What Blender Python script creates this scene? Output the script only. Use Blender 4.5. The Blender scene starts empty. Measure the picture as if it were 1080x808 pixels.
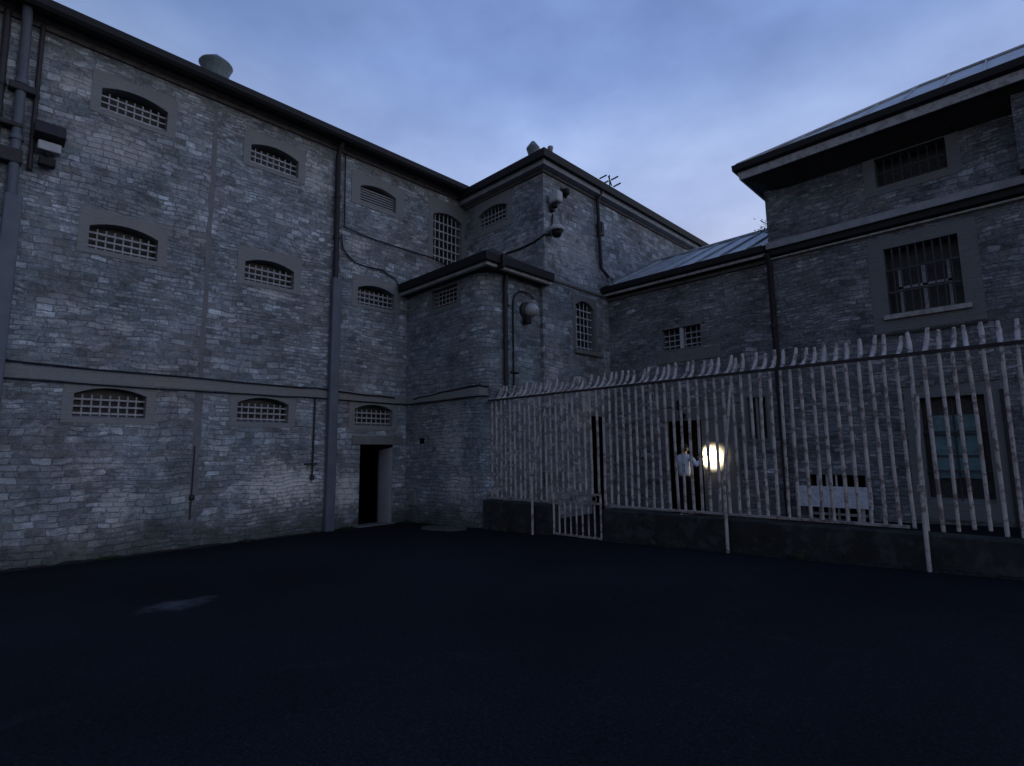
import bpy, bmesh, math, random
from math import sin, cos, pi, radians, sqrt
from mathutils import Vector, Matrix
random.seed(7)
SC = bpy.context.scene
COL = SC.collection

# ------------------------------------------------------------------ mesh collector
class MB:
    def __init__(s): s.v = []; s.f = []; s.sm = []
    def add(s, vs, fs, smooth=False):
        b = len(s.v); s.v += [tuple(p) for p in vs]
        for f in fs: s.f.append(tuple(b+i for i in f)); s.sm.append(smooth)
    def box(s, x0, x1, y0, y1, z0, z1):
        s.add([(x0,y0,z0),(x1,y0,z0),(x1,y1,z0),(x0,y1,z0),(x0,y0,z1),(x1,y0,z1),(x1,y1,z1),(x0,y1,z1)],
              [(0,3,2,1),(4,5,6,7),(0,1,5,4),(1,2,6,5),(2,3,7,6),(3,0,4,7)])
    def quad(s, a, b, c, d): s.add([a,b,c,d], [(0,1,2,3)])
    def poly(s, pts): s.add(pts, [tuple(range(len(pts)))])
    def tube(s, pts, r, n=8, cap=True):
        pts = [Vector(p) for p in pts]; rs = r if isinstance(r, (list, tuple)) else [r]*len(pts)
        vs = []; up0 = None
        for i, p in enumerate(pts):
            d = (pts[min(i+1, len(pts)-1)] - pts[max(i-1, 0)]).normalized()
            if up0 is None:
                up0 = Vector((0,0,1)) if abs(d.z) < .9 else Vector((0,1,0))
            a = d.cross(up0)
            if a.length < 1e-4: a = d.cross(Vector((1,0,0)))
            a.normalize(); b = a.cross(d).normalized(); up0 = b
            for k in range(n):
                t = 2*pi*k/n + pi/n
                vs.append(p + a*cos(t)*rs[i] + b*sin(t)*rs[i])
        fs = []
        for i in range(len(pts)-1):
            for k in range(n):
                fs.append((i*n+k, i*n+(k+1)%n, (i+1)*n+(k+1)%n, (i+1)*n+k))
        s.add(vs, fs, n > 5)
        if cap:
            s.add(vs[:n], [tuple(range(n))[::-1]]); s.add(vs[-n:], [tuple(range(n))])
    def lathe(s, c, prof, n=20, axis='z'):
        vs = []
        for r, h in prof:
            for k in range(n):
                t = 2*pi*k/n
                if axis == 'z': vs.append((c[0]+r*cos(t), c[1]+r*sin(t), c[2]+h))
                elif axis == 'y': vs.append((c[0]+r*cos(t), c[1]+h, c[2]+r*sin(t)))
                else: vs.append((c[0]+h, c[1]+r*cos(t), c[2]+r*sin(t)))
        fs = []
        for i in range(len(prof)-1):
            for k in range(n): fs.append((i*n+k, i*n+(k+1)%n, (i+1)*n+(k+1)%n, (i+1)*n+k))
        s.add(vs, fs, True)
    def sweep(s, path, prof):
        """closed profile (outward, z) swept along a plan path; outward is to the right of travel"""
        n = len(path); out = []
        for i in range(n):
            ds = []
            if i > 0: ds.append((Vector(path[i])-Vector(path[i-1])).normalized())
            if i < n-1: ds.append((Vector(path[i+1])-Vector(path[i])).normalized())
            ns = [Vector((d.y, -d.x)) for d in ds]
            if len(ns) == 2:
                m = (ns[0]+ns[1]); m = m/ (1+ns[0].dot(ns[1]))
            else: m = ns[0]
            out.append(m)
        k = len(prof); vs = []
        for i in range(n):
            for o, z in prof: vs.append((path[i][0]+out[i].x*o, path[i][1]+out[i].y*o, z))
        fs = []
        for i in range(n-1):
            for j in range(k): fs.append((i*k+j, i*k+(j+1)%k, (i+1)*k+(j+1)%k, (i+1)*k+j))
        s.add(vs, fs); s.add(vs[:k], [tuple(range(k))]); s.add(vs[-k:], [tuple(range(k))[::-1]])
    def wall(s, o, d, u0, u1, z0, z1, holes=(), flip=False):
        """vertical panel, o + d*u, with rectangular openings (ua, ub, za, zb)"""
        us = sorted(set([u0, u1]+[h[i] for h in holes for i in (0,1)]))
        zs = sorted(set([z0, z1]+[h[i] for h in holes for i in (2,3)]))
        us = [u for u in us if u0 <= u <= u1]; zs = [z for z in zs if z0 <= z <= z1]
        idx = {}; vs = []
        def vid(i, j):
            if (i, j) not in idx:
                idx[(i,j)] = len(vs); vs.append((o[0]+d[0]*us[i], o[1]+d[1]*us[i], zs[j]))
            return idx[(i,j)]
        fs = []
        for i in range(len(us)-1):
            for j in range(len(zs)-1):
                cu = (us[i]+us[i+1])/2; cz = (zs[j]+zs[j+1])/2
                if any(h[0] < cu < h[1] and h[2] < cz < h[3] for h in holes): continue
                fs.append((vid(i,j), vid(i+1,j), vid(i+1,j+1), vid(i,j+1)))
        s.add(vs, fs)

def build(name, mb, mat, parent=None, local=False, bevel=0):
    me = bpy.data.meshes.new(name)
    off = Vector((0,0,0))
    if parent is not None and not local: off = WL[parent.name]
    me.from_pydata([tuple(Vector(v)-off) for v in mb.v], [], mb.f)
    for p, sm in zip(me.polygons, mb.sm): p.use_smooth = sm
    bm = bmesh.new(); bm.from_mesh(me); bmesh.ops.recalc_face_normals(bm, faces=bm.faces); bm.to_mesh(me); bm.free()
    me.materials.append(mat); me.update()
    o = bpy.data.objects.new(name, me); COL.objects.link(o)
    if parent is not None: o.parent = parent; WL[o.name] = off.copy()
    if bevel:
        m = o.modifiers.new('bevel', 'BEVEL'); m.width = bevel; m.segments = 2; m.limit_method = 'ANGLE'
    return o

WL = {}          # world location of each parent's origin
def tag(o, label, cat, group=None, kind=None):
    o['label'] = label; o['category'] = cat
    if group: o['group'] = group
    if kind: o['kind'] = kind
    return o
def thing(name, label, cat, loc, rz=0, group=None):
    o = bpy.data.objects.new(name, None); COL.objects.link(o); o.location = loc; o.rotation_euler = (0,0,rz)
    o.empty_display_size = .2
    WL[o.name] = Vector(loc); return tag(o, label, cat, group)
def struct(name, mb, mat):
    o = build(name, mb, mat); o['kind'] = 'structure'; return o
def copy_tree(o, parent=None):
    c = o.copy(); COL.objects.link(c)
    if parent is not None: c.parent = parent
    for ch in list(o.children): copy_tree(ch, c)
    return c

# ------------------------------------------------------------------ materials
def newmat(name):
    m = bpy.data.materials.new(name); m.use_nodes = True; nt = m.node_tree; nt.nodes.clear()
    out = nt.nodes.new('ShaderNodeOutputMaterial'); b = nt.nodes.new('ShaderNodeBsdfPrincipled')
    nt.links.new(b.outputs[0], out.inputs[0]); return m, nt, b
class NT:
    def __init__(s, nt): s.nt = nt
    def n(s, t, **kw):
        nd = s.nt.nodes.new(t)
        for k, v in kw.items(): setattr(nd, k, v)
        return nd
    def l(s, a, b): s.nt.links.new(a, b)
    def put(s, sock, v):
        if hasattr(v, 'is_output') or isinstance(v, bpy.types.NodeSocket): s.l(v, sock)
        else: sock.default_value = v
    def math(s, op, a, b=0, clamp=False):
        nd = s.n('ShaderNodeMath', operation=op, use_clamp=clamp); s.put(nd.inputs[0], a); s.put(nd.inputs[1], b); return nd.outputs[0]
    def noise(s, vec, scale, detail=4, rough=.55, off=None):
        if off is not None:
            a = s.n('ShaderNodeVectorMath', operation='ADD'); s.l(vec, a.inputs[0]); a.inputs[1].default_value = off; vec = a.outputs[0]
        nd = s.n('ShaderNodeTexNoise'); s.l(vec, nd.inputs['Vector']); nd.inputs['Scale'].default_value = scale
        nd.inputs['Detail'].default_value = detail; nd.inputs['Roughness'].default_value = rough; return nd.outputs['Fac']
    def ramp(s, fac, stops, interp='LINEAR'):
        nd = s.n('ShaderNodeValToRGB'); s.l(fac, nd.inputs[0]); cr = nd.color_ramp; cr.interpolation = interp
        while len(cr.elements) < len(stops): cr.elements.new(.5)
        for e, (p, c) in zip(cr.elements, stops):
            e.position = p; e.color = (c, c, c, 1) if not isinstance(c, tuple) else c+(1,)
        return nd.outputs[0]
    def mix(s, fac, a, b, mode='MIX'):
        nd = s.n('ShaderNodeMix', data_type='RGBA', blend_type=mode); s.put(nd.inputs[0], fac)
        for i, v in ((6, a), (7, b)):
            if isinstance(v, tuple): v = v+(1,) if len(v) == 3 else v
            s.put(nd.inputs[i], v)
        return nd.outputs[2]

def stone(name, lo, hi, tint=(1,1,1), bright=.5, big=(.265,.112), small=(.20,.076), foot=True, patches=(), mortar=.5, con=1.0, seed=0, smear=.5, sm0=.5, relief=.9):
    m, nt, b = newmat(name); N = NT(nt)
    geo = N.n('ShaderNodeNewGeometry'); sep = N.n('ShaderNodeSeparateXYZ'); N.l(geo.outputs['Position'], sep.inputs[0])
    P = geo.outputs['Position']
    u = N.math('ADD', sep.outputs[0], sep.outputs[1])
    w1 = N.noise(P, .9, 2, off=(seed,0,0)); w2 = N.noise(P, 5.5, 3, off=(0,seed,3)); w3 = N.noise(P, 5.5, 3, off=(9,seed,3))
    v = N.math('ADD', sep.outputs[2], N.math('MULTIPLY', N.math('SUBTRACT', w1, .5), .22))
    v = N.math('ADD', v, N.math('MULTIPLY', N.math('SUBTRACT', w2, .5), .055))
    uu = N.math('ADD', u, N.math('MULTIPLY', N.math('SUBTRACT', w3, .5), .14))
    # rows of varying height
    vv = N.math('ADD', v, N.math('MULTIPLY', N.math('SINE', N.math('MULTIPLY', sep.outputs[2], 4.3)), .035))
    comb = N.n('ShaderNodeCombineXYZ'); N.l(uu, comb.inputs[0]); N.l(vv, comb.inputs[1])
    def brick(wh, off, loc):
        mp = N.n('ShaderNodeVectorMath', operation='ADD'); N.l(comb.outputs[0], mp.inputs[0]); mp.inputs[1].default_value = loc
        t = N.n('ShaderNodeTexBrick', offset=off, offset_frequency=2, squash=.7, squash_frequency=3)
        N.l(mp.outputs[0], t.inputs['Vector'])
        t.inputs['Color1'].default_value = (0,0,0,1); t.inputs['Color2'].default_value = (1,1,1,1); t.inputs['Mortar'].default_value = (.4,.4,.4,1)
        t.inputs['Scale'].default_value = 1; t.inputs['Mortar Size'].default_value = .011; t.inputs['Mortar Smooth'].default_value = .6
        t.inputs['Bias'].default_value = -.05; t.inputs['Brick Width'].default_value = wh[0]; t.inputs['Row Height'].default_value = wh[1]
        return t
    A = brick(big, .43, (seed*3.3, 10.02, 0)); B = brick(small, .5, (5+seed, 20.05, 0))
    sel = N.ramp(N.noise(P, .75, 2, off=(3,seed,7)), [(.46, 0.0), (.54, 1.0)])
    rnd = N.mix(sel, A.outputs['Color'], B.outputs['Color']); mo = N.mix(sel, A.outputs['Fac'], B.outputs['Fac'])
    mo = N.math('MULTIPLY', mo, N.ramp(N.noise(P, 3.7, 4, .7, off=(seed,7,1)), [(.36, .15), (.6, 1.0)]))
    vs_ = N.n('ShaderNodeVectorMath', operation='MULTIPLY'); N.l(comb.outputs[0], vs_.inputs[0]); vs_.inputs[1].default_value = (4.2, 9.5, 1)
    vo = N.n('ShaderNodeTexVoronoi'); N.l(vs_.outputs[0], vo.inputs['Vector']); vo.inputs['Scale'].default_value = 1; vo.inputs['Randomness'].default_value = .9
    vsep = N.n('ShaderNodeSeparateColor'); N.l(vo.outputs['Color'], vsep.inputs[0])
    cell = N.ramp(vsep.outputs[0], [(0, .74), (.3, .92), (.7, 1.06), (.93, 1.25), (1.0, 1.6)])
    mid = lo + (hi-lo)*.42
    col = N.ramp(rnd, [(0, lo), (.35, mid*.95), (.62, mid*1.15), (.88, hi), (.97, hi+(.62-hi)*bright)])
    # patchy weathering, soft within each face
    wea = N.ramp(N.noise(P, 1.1, 5, .6, off=(seed,5,5)), [(.28, .60), (.5, 1.0), (.72, 1.45)])
    fine = N.ramp(N.noise(P, 15, 6, .72), [(.25, .55), (.5, 1.0), (.75, 1.5)])
    speck = N.ramp(N.noise(P, 60, 3, .7), [(.3, .7), (.7, 1.3)])
    col = N.mix(.85, col, cell, 'MULTIPLY'); col = N.mix(1, col, wea, 'MULTIPLY'); col = N.mix(con, col, fine, 'MULTIPLY'); col = N.mix(1, col, speck, 'MULTIPLY')
    # mortar smeared over stone in places
    sm = N.ramp(N.noise(P, 2.3, 5, .65, off=(1,seed,1)), [(sm0, 0.0), (sm0+.15, smear)])
    col = N.mix(sm, col, (mid*1.1, mid*1.08, mid*1.03))
    mcol = N.ramp(N.noise(P, 3, 3, off=(seed,2,8)), [(.35, lo*.55), (.65, mid*1.05)])
    col = N.mix(N.math('MULTIPLY', mo, mortar), col, mcol)
    hue = N.ramp(N.noise(P, .8, 3, off=(4,4,seed)), [(.35, (.96,1.02,1.03)), (.55, (1,1,1)), (.7, (1.08,1.0,.97))])
    col = N.mix(1, col, hue, 'MULTIPLY'); col = N.mix(1, col, tint, 'MULTIPLY')
    hue2 = N.mix(1, N.ramp(rnd, [(0,(1.06,1,.94)),(.3,(.95,1,1.05)),(.6,(1.05,.99,.96)),(1,(.99,1,1.02))]), (1.,1.,1.), 'MULTIPLY')
    col = N.mix(.8, col, hue2, 'MULTIPLY')
    # limewash / salt bloom patches with ragged outline
    pn = N.noise(P, 4.5, 6, .7, off=(seed,9,1))
    for (c, r, sq, amt) in patches:
        d = N.n('ShaderNodeVectorMath', operation='SUBTRACT'); N.l(P, d.inputs[0]); d.inputs[1].default_value = c
        d2 = N.n('ShaderNodeVectorMath', operation='MULTIPLY'); N.l(d.outputs[0], d2.inputs[0]); d2.inputs[1].default_value = (1/r,1/r,sq/r)
        ln = N.n('ShaderNodeVectorMath', operation='LENGTH'); N.l(d2.outputs[0], ln.inputs[0])
        k = N.math('ADD', N.math('SUBTRACT', 1, ln.outputs['Value']), N.math('MULTIPLY', N.math('SUBTRACT', pn, .5), 3.0))
        k = N.math('MULTIPLY', k, 1.6, True); k = N.math('MULTIPLY', k, amt)
        k = N.math('MULTIPLY', k, N.math('SUBTRACT', 1, N.math('MULTIPLY', mo, .6)))
        inside = N.math('LESS_THAN', ln.outputs['Value'], 1.5)
        col = N.mix(N.math('MULTIPLY', k, inside), col, (.62,.62,.6))
    if foot:   # splash-back grime with a ragged upper edge
        h = N.math('ADD', sep.outputs[2], N.math('MULTIPLY', N.math('SUBTRACT', N.noise(P, 1.7, 5, .65), .5), -1.1))
        g = N.ramp(N.math('DIVIDE', h, 1.0), [(.22, 1.0), (.5, .25), (.75, 0.0)])
        col = N.mix(N.math('MULTIPLY', g, .75), col, (lo*.32, lo*.36, lo*.32))
    N.l(col, b.inputs['Base Color']); b.inputs['Roughness'].default_value = .92; b.inputs['Specular IOR Level'].default_value = .15
    hgt = N.math('ADD', N.math('MULTIPLY', N.math('SUBTRACT', 1, mo), .9), N.math('MULTIPLY', N.noise(P, 14, 6, .7), .7))
    hgt = N.math('ADD', hgt, N.math('MULTIPLY', rnd, .5))
    bp = N.n('ShaderNodeBump'); bp.inputs['Strength'].default_value = relief; bp.inputs['Distance'].default_value = .035; N.l(hgt, bp.inputs['Height']); N.l(bp.outputs[0], b.inputs['Normal'])
    return m

def plain(name, c, rough=.6, var=.25, scale=6, metal=0, spec=.3, stain=None, stainamt=0, bump=.2, streak=False):
    m, nt, b = newmat(name); N = NT(nt)
    tc = N.n('ShaderNodeNewGeometry'); P = tc.outputs['Position']
    f = N.ramp(N.noise(P, scale, 6, .65), [(.25, 1-var), (.75, 1+var)])
    col = N.mix(1, tuple(c), f, 'MULTIPLY')
    if stain:
        vec = P
        if streak:
            mm = N.n('ShaderNodeVectorMath', operation='MULTIPLY'); N.l(P, mm.inputs[0]); mm.inputs[1].default_value = (1,1,.25); vec = mm.outputs[0]
        k = N.ramp(N.noise(vec, scale*2.2, 6, .7, off=(3,1,2)), [(.5, 0.0), (.58, stainamt)])
        col = N.mix(k, col, stain)
    N.l(col, b.inputs['Base Color']); b.inputs['Roughness'].default_value = rough; b.inputs['Metallic'].default_value = metal
    b.inputs['Specular IOR Level'].default_value = spec
    if bump:
        bp = N.n('ShaderNodeBump'); bp.inputs['Strength'].default_value = bump; bp.inputs['Distance'].default_value = .01
        N.l(N.noise(P, scale*4, 5, .7), bp.inputs['Height']); N.l(bp.outputs[0], b.inputs['Normal'])
    return m
def emit(name, c, s):
    m, nt, b = newmat(name); b.inputs['Base Color'].default_value = (*c,1)
    b.inputs['Emission Color'].default_value = (*c,1); b.inputs['Emission Strength'].default_value = s; return m

AX = -11.55
M = {}
M['stoneA'] = stone('limestone_rubble_cell_wing', .17, .37, (.89,.98,1.06), .6, seed=0,
    patches=[((AX,4.9,1.1),.95,1.8,1.0), ((AX,2.0,.85),.3,.8,.5), ((AX,3.0,1.0),.3,1.5,.3), ((AX,1.9,4.0),.22,2.2,.5), ((AX,4.4,5.12),.42,4.0,.6),
             ((AX,1.0,8.2),.5,1.6,.45), ((AX,5.3,8.0),.5,1.1,.4), ((AX,6.4,6.75),.35,1.3,.6), ((AX,1.5,7.3),.9,2.2,.35),
             ((AX,6.25,.9),.45,.9,.8)])
M['stoneB'] = stone('limestone_rubble_corner_tower', .16, .37, (.88,.97,1.06), .55, big=(.34,.15), small=(.27,.095), seed=4, foot=False,
    patches=[((-8.5,11.0,6.9),1.4,1.6,.4), ((-10.0,9.82,6.9),.8,2.2,.4)])
M['stoneC'] = stone('limestone_rubble_annex', .16, .30, (.85,.97,1.07), .4, seed=8, smear=.85,
    patches=[((-9.8,7.88,1.9),.8,1.3,.4), ((-9.5,7.88,1.0),.7,2.0,.4), ((-9.6,7.88,2.6),.7,2.0,.25)])
M['stoneD'] = stone('limestone_rubble_rear_range', .12, .28, (.90,.96,1.04), .3, big=(.27,.10), small=(.22,.07), seed=12, foot=False, smear=.75)
M['stoneE'] = stone('limestone_rubble_end_block', .115, .27, (.90,.96,1.04), .35, big=(.27,.095), small=(.22,.066), seed=17, foot=False, smear=.65)
M['render'] = stone('lime_rendered_stone', .165, .26, (.93,.98,1.03), .3, seed=0, smear=.92, sm0=.2, foot=False, con=.5, mortar=.15, relief=.35)
M['render_old'] = plain('lime_render_surround', (.20,.20,.21), .95, .22, 2.2, spec=.1, stain=(.13,.13,.12), stainamt=.5, bump=.6)
M['render_dk'] = stone('grey_rendered_stone', .13, .20, (.91,.96,1.02), .2, seed=12, smear=.92, sm0=.18, foot=False, con=.5, mortar=.15, relief=.35)
M['render_dk_old'] = plain('grey_render_surround', (.14,.14,.147), .95, .25, 2.2, spec=.1, stain=(.09,.09,.09), stainamt=.5, bump=.6)
M['lintel'] = plain('sandstone_lintel', (.16,.165,.16), .9, .2, 4, spec=.1, bump=.5)
M['sill'] = plain('pale_stone_sill', (.36,.36,.35), .9, .3, 5, spec=.1, bump=.5, stain=(.15,.15,.14), stainamt=.6)
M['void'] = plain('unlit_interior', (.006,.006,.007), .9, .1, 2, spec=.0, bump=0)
M['glass'] = plain('grimy_window_glass', (.02,.022,.026), .45, .4, 9, spec=.35, stain=(.05,.05,.05), stainamt=.6, bump=.3)
M['greenglass'] = plain('green_frosted_glass', (.10,.20,.23), .5, .35, 4, spec=.4, stain=(.05,.09,.10), stainamt=.6)
M['bar'] = plain('weathered_grey_bar_paint', (.36,.37,.40), .6, .25, 20, spec=.3, stain=(.12,.09,.07), stainamt=.6)
M['barw'] = plain('pale_bar_paint', (.42,.43,.46), .6, .25, 20, spec=.3)
M['bard'] = plain('dark_iron_bar', (.05,.05,.055), .6, .3, 20, spec=.3)
M['fence'] = plain('flaking_white_fence_paint', (.45,.42,.41), .6, .3, 3.5, spec=.3, stain=(.16,.125,.12), stainamt=.9, bump=.5)
M['fence_rail'] = plain('dark_rusted_rail', (.035,.032,.033), .7, .3, 9, spec=.2)
M['rail_pale'] = plain('pale_fence_rail_paint', (.30,.27,.27), .65, .25, 5, spec=.3, stain=(.10,.08,.07), stainamt=.8)
M['gutter'] = plain('black_gutter_paint', (.012,.012,.014), .6, .3, 8, spec=.25)
M['fascia'] = plain('pale_painted_fascia', (.42,.43,.45), .6, .2, 5, spec=.3, stain=(.18,.18,.18), stainamt=.6)
M['fascia_dk'] = plain('dull_timber_fascia', (.13,.12,.115), .8, .3, 5, spec=.2, stain=(.05,.05,.05), stainamt=.5)
M['soffit'] = plain('dark_soffit_board', (.05,.048,.045), .8, .3, 5, spec=.1)
M['slate'] = plain('dark_slate', (.05,.05,.055), .7, .3, 8, spec=.3)
M['zinc'] = plain('weathered_zinc_sheet', (.36,.38,.40), .5, .22, 1.6, metal=.25, spec=.5, stain=(.2,.21,.22), stainamt=.5, streak=True)
M['lead'] = plain('lead_flashing', (.25,.26,.28), .7, .3, 4, spec=.3)
M['pipe_dk'] = plain('black_cast_iron_pipe', (.03,.028,.032), .6, .3, 7, spec=.3)
M['pipe_bl'] = plain('blue_grey_pipe_casing', (.10,.118,.15), .55, .2, 3, spec=.35, stain=(.07,.09,.12), stainamt=.5, streak=True)
M['cable'] = plain('black_cable_sheath', (.015,.015,.018), .6, .2, 5, spec=.2, bump=0)
M['verdigris'] = plain('verdigris_copper_cowl', (.13,.17,.18), .6, .3, 9, spec=.3, stain=(.08,.10,.10), stainamt=.6)
M['offwhite'] = plain('off_white_housing', (.36,.38,.40), .5, .15, 9, spec=.4)
M['grey_house'] = plain('grey_metal_housing', (.2,.215,.235), .5, .2, 9, spec=.4)
M['concrete'] = plain('dark_damp_concrete', (.026,.028,.029), .9, .45, 2.0, spec=.15, stain=(.06,.064,.064), stainamt=.55, bump=.8)
M['slab'] = plain('concrete_slab', (.085,.085,.08), .9, .3, 5, spec=.15)
M['whiteboard'] = plain('white_painted_board', (.62,.66,.74), .6, .14, 6, spec=.3, stain=(.35,.37,.42), stainamt=.5)
M['plaster'] = plain('pale_door_reveal_plaster', (.20,.205,.215), .9, .15, 3, spec=.1, stain=(.2,.2,.2), stainamt=.5)
M['stain_strip'] = plain('old_pipe_scar_mortar', (.165,.17,.18), .95, .25, 5, spec=.05, bump=.4)

# ground
def asphalt():
    m, nt, b = newmat('worn_black_asphalt'); N = NT(nt)
    P = N.n('ShaderNodeNewGeometry').outputs['Position']
    big = N.ramp(N.noise(P, .35, 4, .55), [(.3, .6), (.7, 1.45)])
    agg = N.ramp(N.noise(P, 55, 3, .8), [(.35, .4), (.55, 1.0), (.68, 1.8), (.78, 4.0)])
    col = N.mix(1, (.0085,.0105,.0145), big, 'MULTIPLY'); col = N.mix(1, col, agg, 'MULTIPLY')
    v = N.n('ShaderNodeTexVoronoi', feature='DISTANCE_TO_EDGE'); v.inputs['Scale'].default_value = .33
    wn = N.n('ShaderNodeTexNoise'); wn.inputs['Scale'].default_value = 2.2; wn.inputs['Detail'].default_value = 5; N.l(P, wn.inputs['Vector'])
    wv = N.n('ShaderNodeVectorMath', operation='MULTIPLY_ADD'); N.l(wn.outputs['Color'], wv.inputs[0]); wv.inputs[1].default_value = (.7,.7,0); N.l(P, wv.inputs[2])
    N.l(wv.outputs[0], v.inputs['Vector'])
    crack = N.ramp(v.outputs['Distance'], [(0.0, 1.0), (.008, 0.0)])
    msk = N.ramp(N.noise(P, .5, 2, off=(8,8,0)), [(.5, 0.0), (.6, .25)])
    col = N.mix(N.math('MULTIPLY', crack, msk), col, (.03,.032,.035))
    d = N.n('ShaderNodeVectorMath', operation='SUBTRACT'); N.l(P, d.inputs[0]); d.inputs[1].default_value = (-6.85, 1.80, 0)
    d2 = N.n('ShaderNodeVectorMath', operation='MULTIPLY'); N.l(d.outputs[0], d2.inputs[0]); d2.inputs[1].default_value = (3.0, 2.2, 0)
    ln = N.n('ShaderNodeVectorMath', operation='LENGTH'); N.l(d2.outputs[0], ln.inputs[0])
    k = N.math('ADD', N.math('SUBTRACT', .9, ln.outputs['Value']), N.math('MULTIPLY', N.math('SUBTRACT', N.noise(P, 5, 6, .7), .5), 2.2))
    k = N.math('MULTIPLY', N.math('MULTIPLY', k, 1.0, True), N.math('LESS_THAN', ln.outputs['Value'], 1.7))
    col = N.mix(N.math('MULTIPLY', k, .95), col, (.085,.09,.10))
    N.l(col, b.inputs['Base Color']); b.inputs['Roughness'].default_value = .85; b.inputs['Specular IOR Level'].default_value = .10
    bp = N.n('ShaderNodeBump'); bp.inputs['Strength'].default_value = .6; bp.inputs['Distance'].default_value = .01
    N.l(N.noise(P, 70, 3, .7), bp.inputs['Height']); N.l(bp.outputs[0], b.inputs['Normal'])
    return m
M['asphalt'] = asphalt()

# ------------------------------------------------------------------ ground sheet (yard falls towards the cell wing)
def gz(x, y):
    x = min(max(x, AX), 6.0); y = min(max(y, -6.0), 16.0)
    return .026*(x-AX) + .009*y - .01
g = MB()
xs = [-300,-60,-20,-14,AX]+[AX+i*.75 for i in range(1,24)]+[8,14,25,60,300]
ys = [-300,-60,-20,-9,-6]+[-5.5+i*.75 for i in range(0,28)]+[16,20,30,60,300]
xs = sorted(set(round(a,3) for a in xs)); ys = sorted(set(round(a,3) for a in ys))
vs = []
for j, y in enumerate(ys):
    for i, x in enumerate(xs):
        w = .012*sin(x*1.7+y*.6)*sin(y*1.3) if (-11.3 < x < 6 and -6 < y < 7.6) else 0
        vs.append((x, y, gz(x, y)+w))
nx = len(xs)
g.add(vs, [(j*nx+i, j*nx+i+1, (j+1)*nx+i+1, (j+1)*nx+i) for j in range(len(ys)-1) for i in range(nx-1)], True)
struct('ground', g, M['asphalt'])

def blob(cx, cy, rx, ry, rot, h, jit, n=26, seed=1):
    r = random.Random(seed); mb = MB(); top = []; bot = []
    for k in range(n):
        t = 2*pi*k/n; q = 1+r.uniform(-jit, jit); x = rx*cos(t)*q; y = ry*sin(t)*q
        X = cx+x*cos(rot)-y*sin(rot); Y = cy+x*sin(rot)+y*cos(rot)
        top.append((X, Y, gz(X,Y)+h)); bot.append((X, Y, gz(X,Y)-.03))
    mb.poly(top); mb.add(top+bot, [(k, (k+1)%n, n+(k+1)%n, n+k) for k in range(n)]); return mb
tag(build('concrete_apron', blob(-9.45, 7.45, .62, .30, .1, .03, .12, seed=3), M['slab']), 'pale concrete slab set in the asphalt at the foot of the annex wall', 'slab')
M['wornpatch'] = plain('worn_pale_asphalt', (.06,.062,.066), .9, .5, 7, spec=.1, stain=(.012,.012,.014), stainamt=1.0)


# ------------------------------------------------------------------ windows (local frame: opening in XZ, outside is -Y)
def arch_pts(w, z0, zs, rise, n=9):
    """outline of opening, clockwise from bottom-left"""
    pts = [(-w/2, z0), (-w/2, zs)]
    if rise > 0:
        R = (w*w/4+rise*rise)/(2*rise); cz = zs+rise-R; a0 = math.asin(w/2/R)
        for k in range(1, n):
            a = -a0+2*a0*k/n; pts.append((R*sin(a), cz+R*cos(a)))
    pts += [(w/2, zs), (w/2, z0)]; return pts
def surround(w, h, rise, ml, mt, mbm, proud=.012, reveal=.26, jitter=.0, mr=None):
    """rendered frame plate with the opening cut in it, plus reveals; origin bottom-centre of opening"""
    mr = ml if mr is None else mr
    mb = MB(); P = arch_pts(w, 0, h, rise); y = -proud
    X0, X1, Z0, Z1 = -w/2-ml, w/2+mr, -mbm, h+rise+mt
    n = len(P)
    mb.quad((X0,y,Z0),(-w/2,y,Z0),(-w/2,y,h),(X0,y,h)); mb.quad((w/2,y,Z0),(X1,y,Z0),(X1,y,h),(w/2,y,h))
    mb.quad((-w/2,y,Z0),(w/2,y,Z0),(w/2,y,0),(-w/2,y,0))
    mb.quad((X0,y,h),(-w/2,y,h),(-w/2,y,Z1),(X0,y,Z1)); mb.quad((w/2,y,h),(X1,y,h),(X1,y,Z1),(w/2,y,Z1))
    up = P[1:n-1]
    for a, b in zip(up[:-1], up[1:]): mb.quad((a[0],y,a[1]),(b[0],y,b[1]),(b[0],y,Z1),(a[0],y,Z1))
    # rim back to wall
    rim = [(X0,Z0),(X1,Z0),(X1,Z1),(X0,Z1)]
    for a, b in zip(rim, rim[1:]+rim[:1]): mb.quad((a[0],y,a[1]),(b[0],y,b[1]),(b[0],.01,b[1]),(a[0],.01,a[1]))
    for a, b in zip(P, P[1:]): mb.quad((a[0],y,a[1]),(b[0],y,b[1]),(b[0],reveal,b[1]),(a[0],reveal,a[1]))
    mb.quad((-w/2,y,0),(w/2,y,0),(w/2,reveal,.07),(-w/2,reveal,.07))     # sloping cill
    return mb
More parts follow.
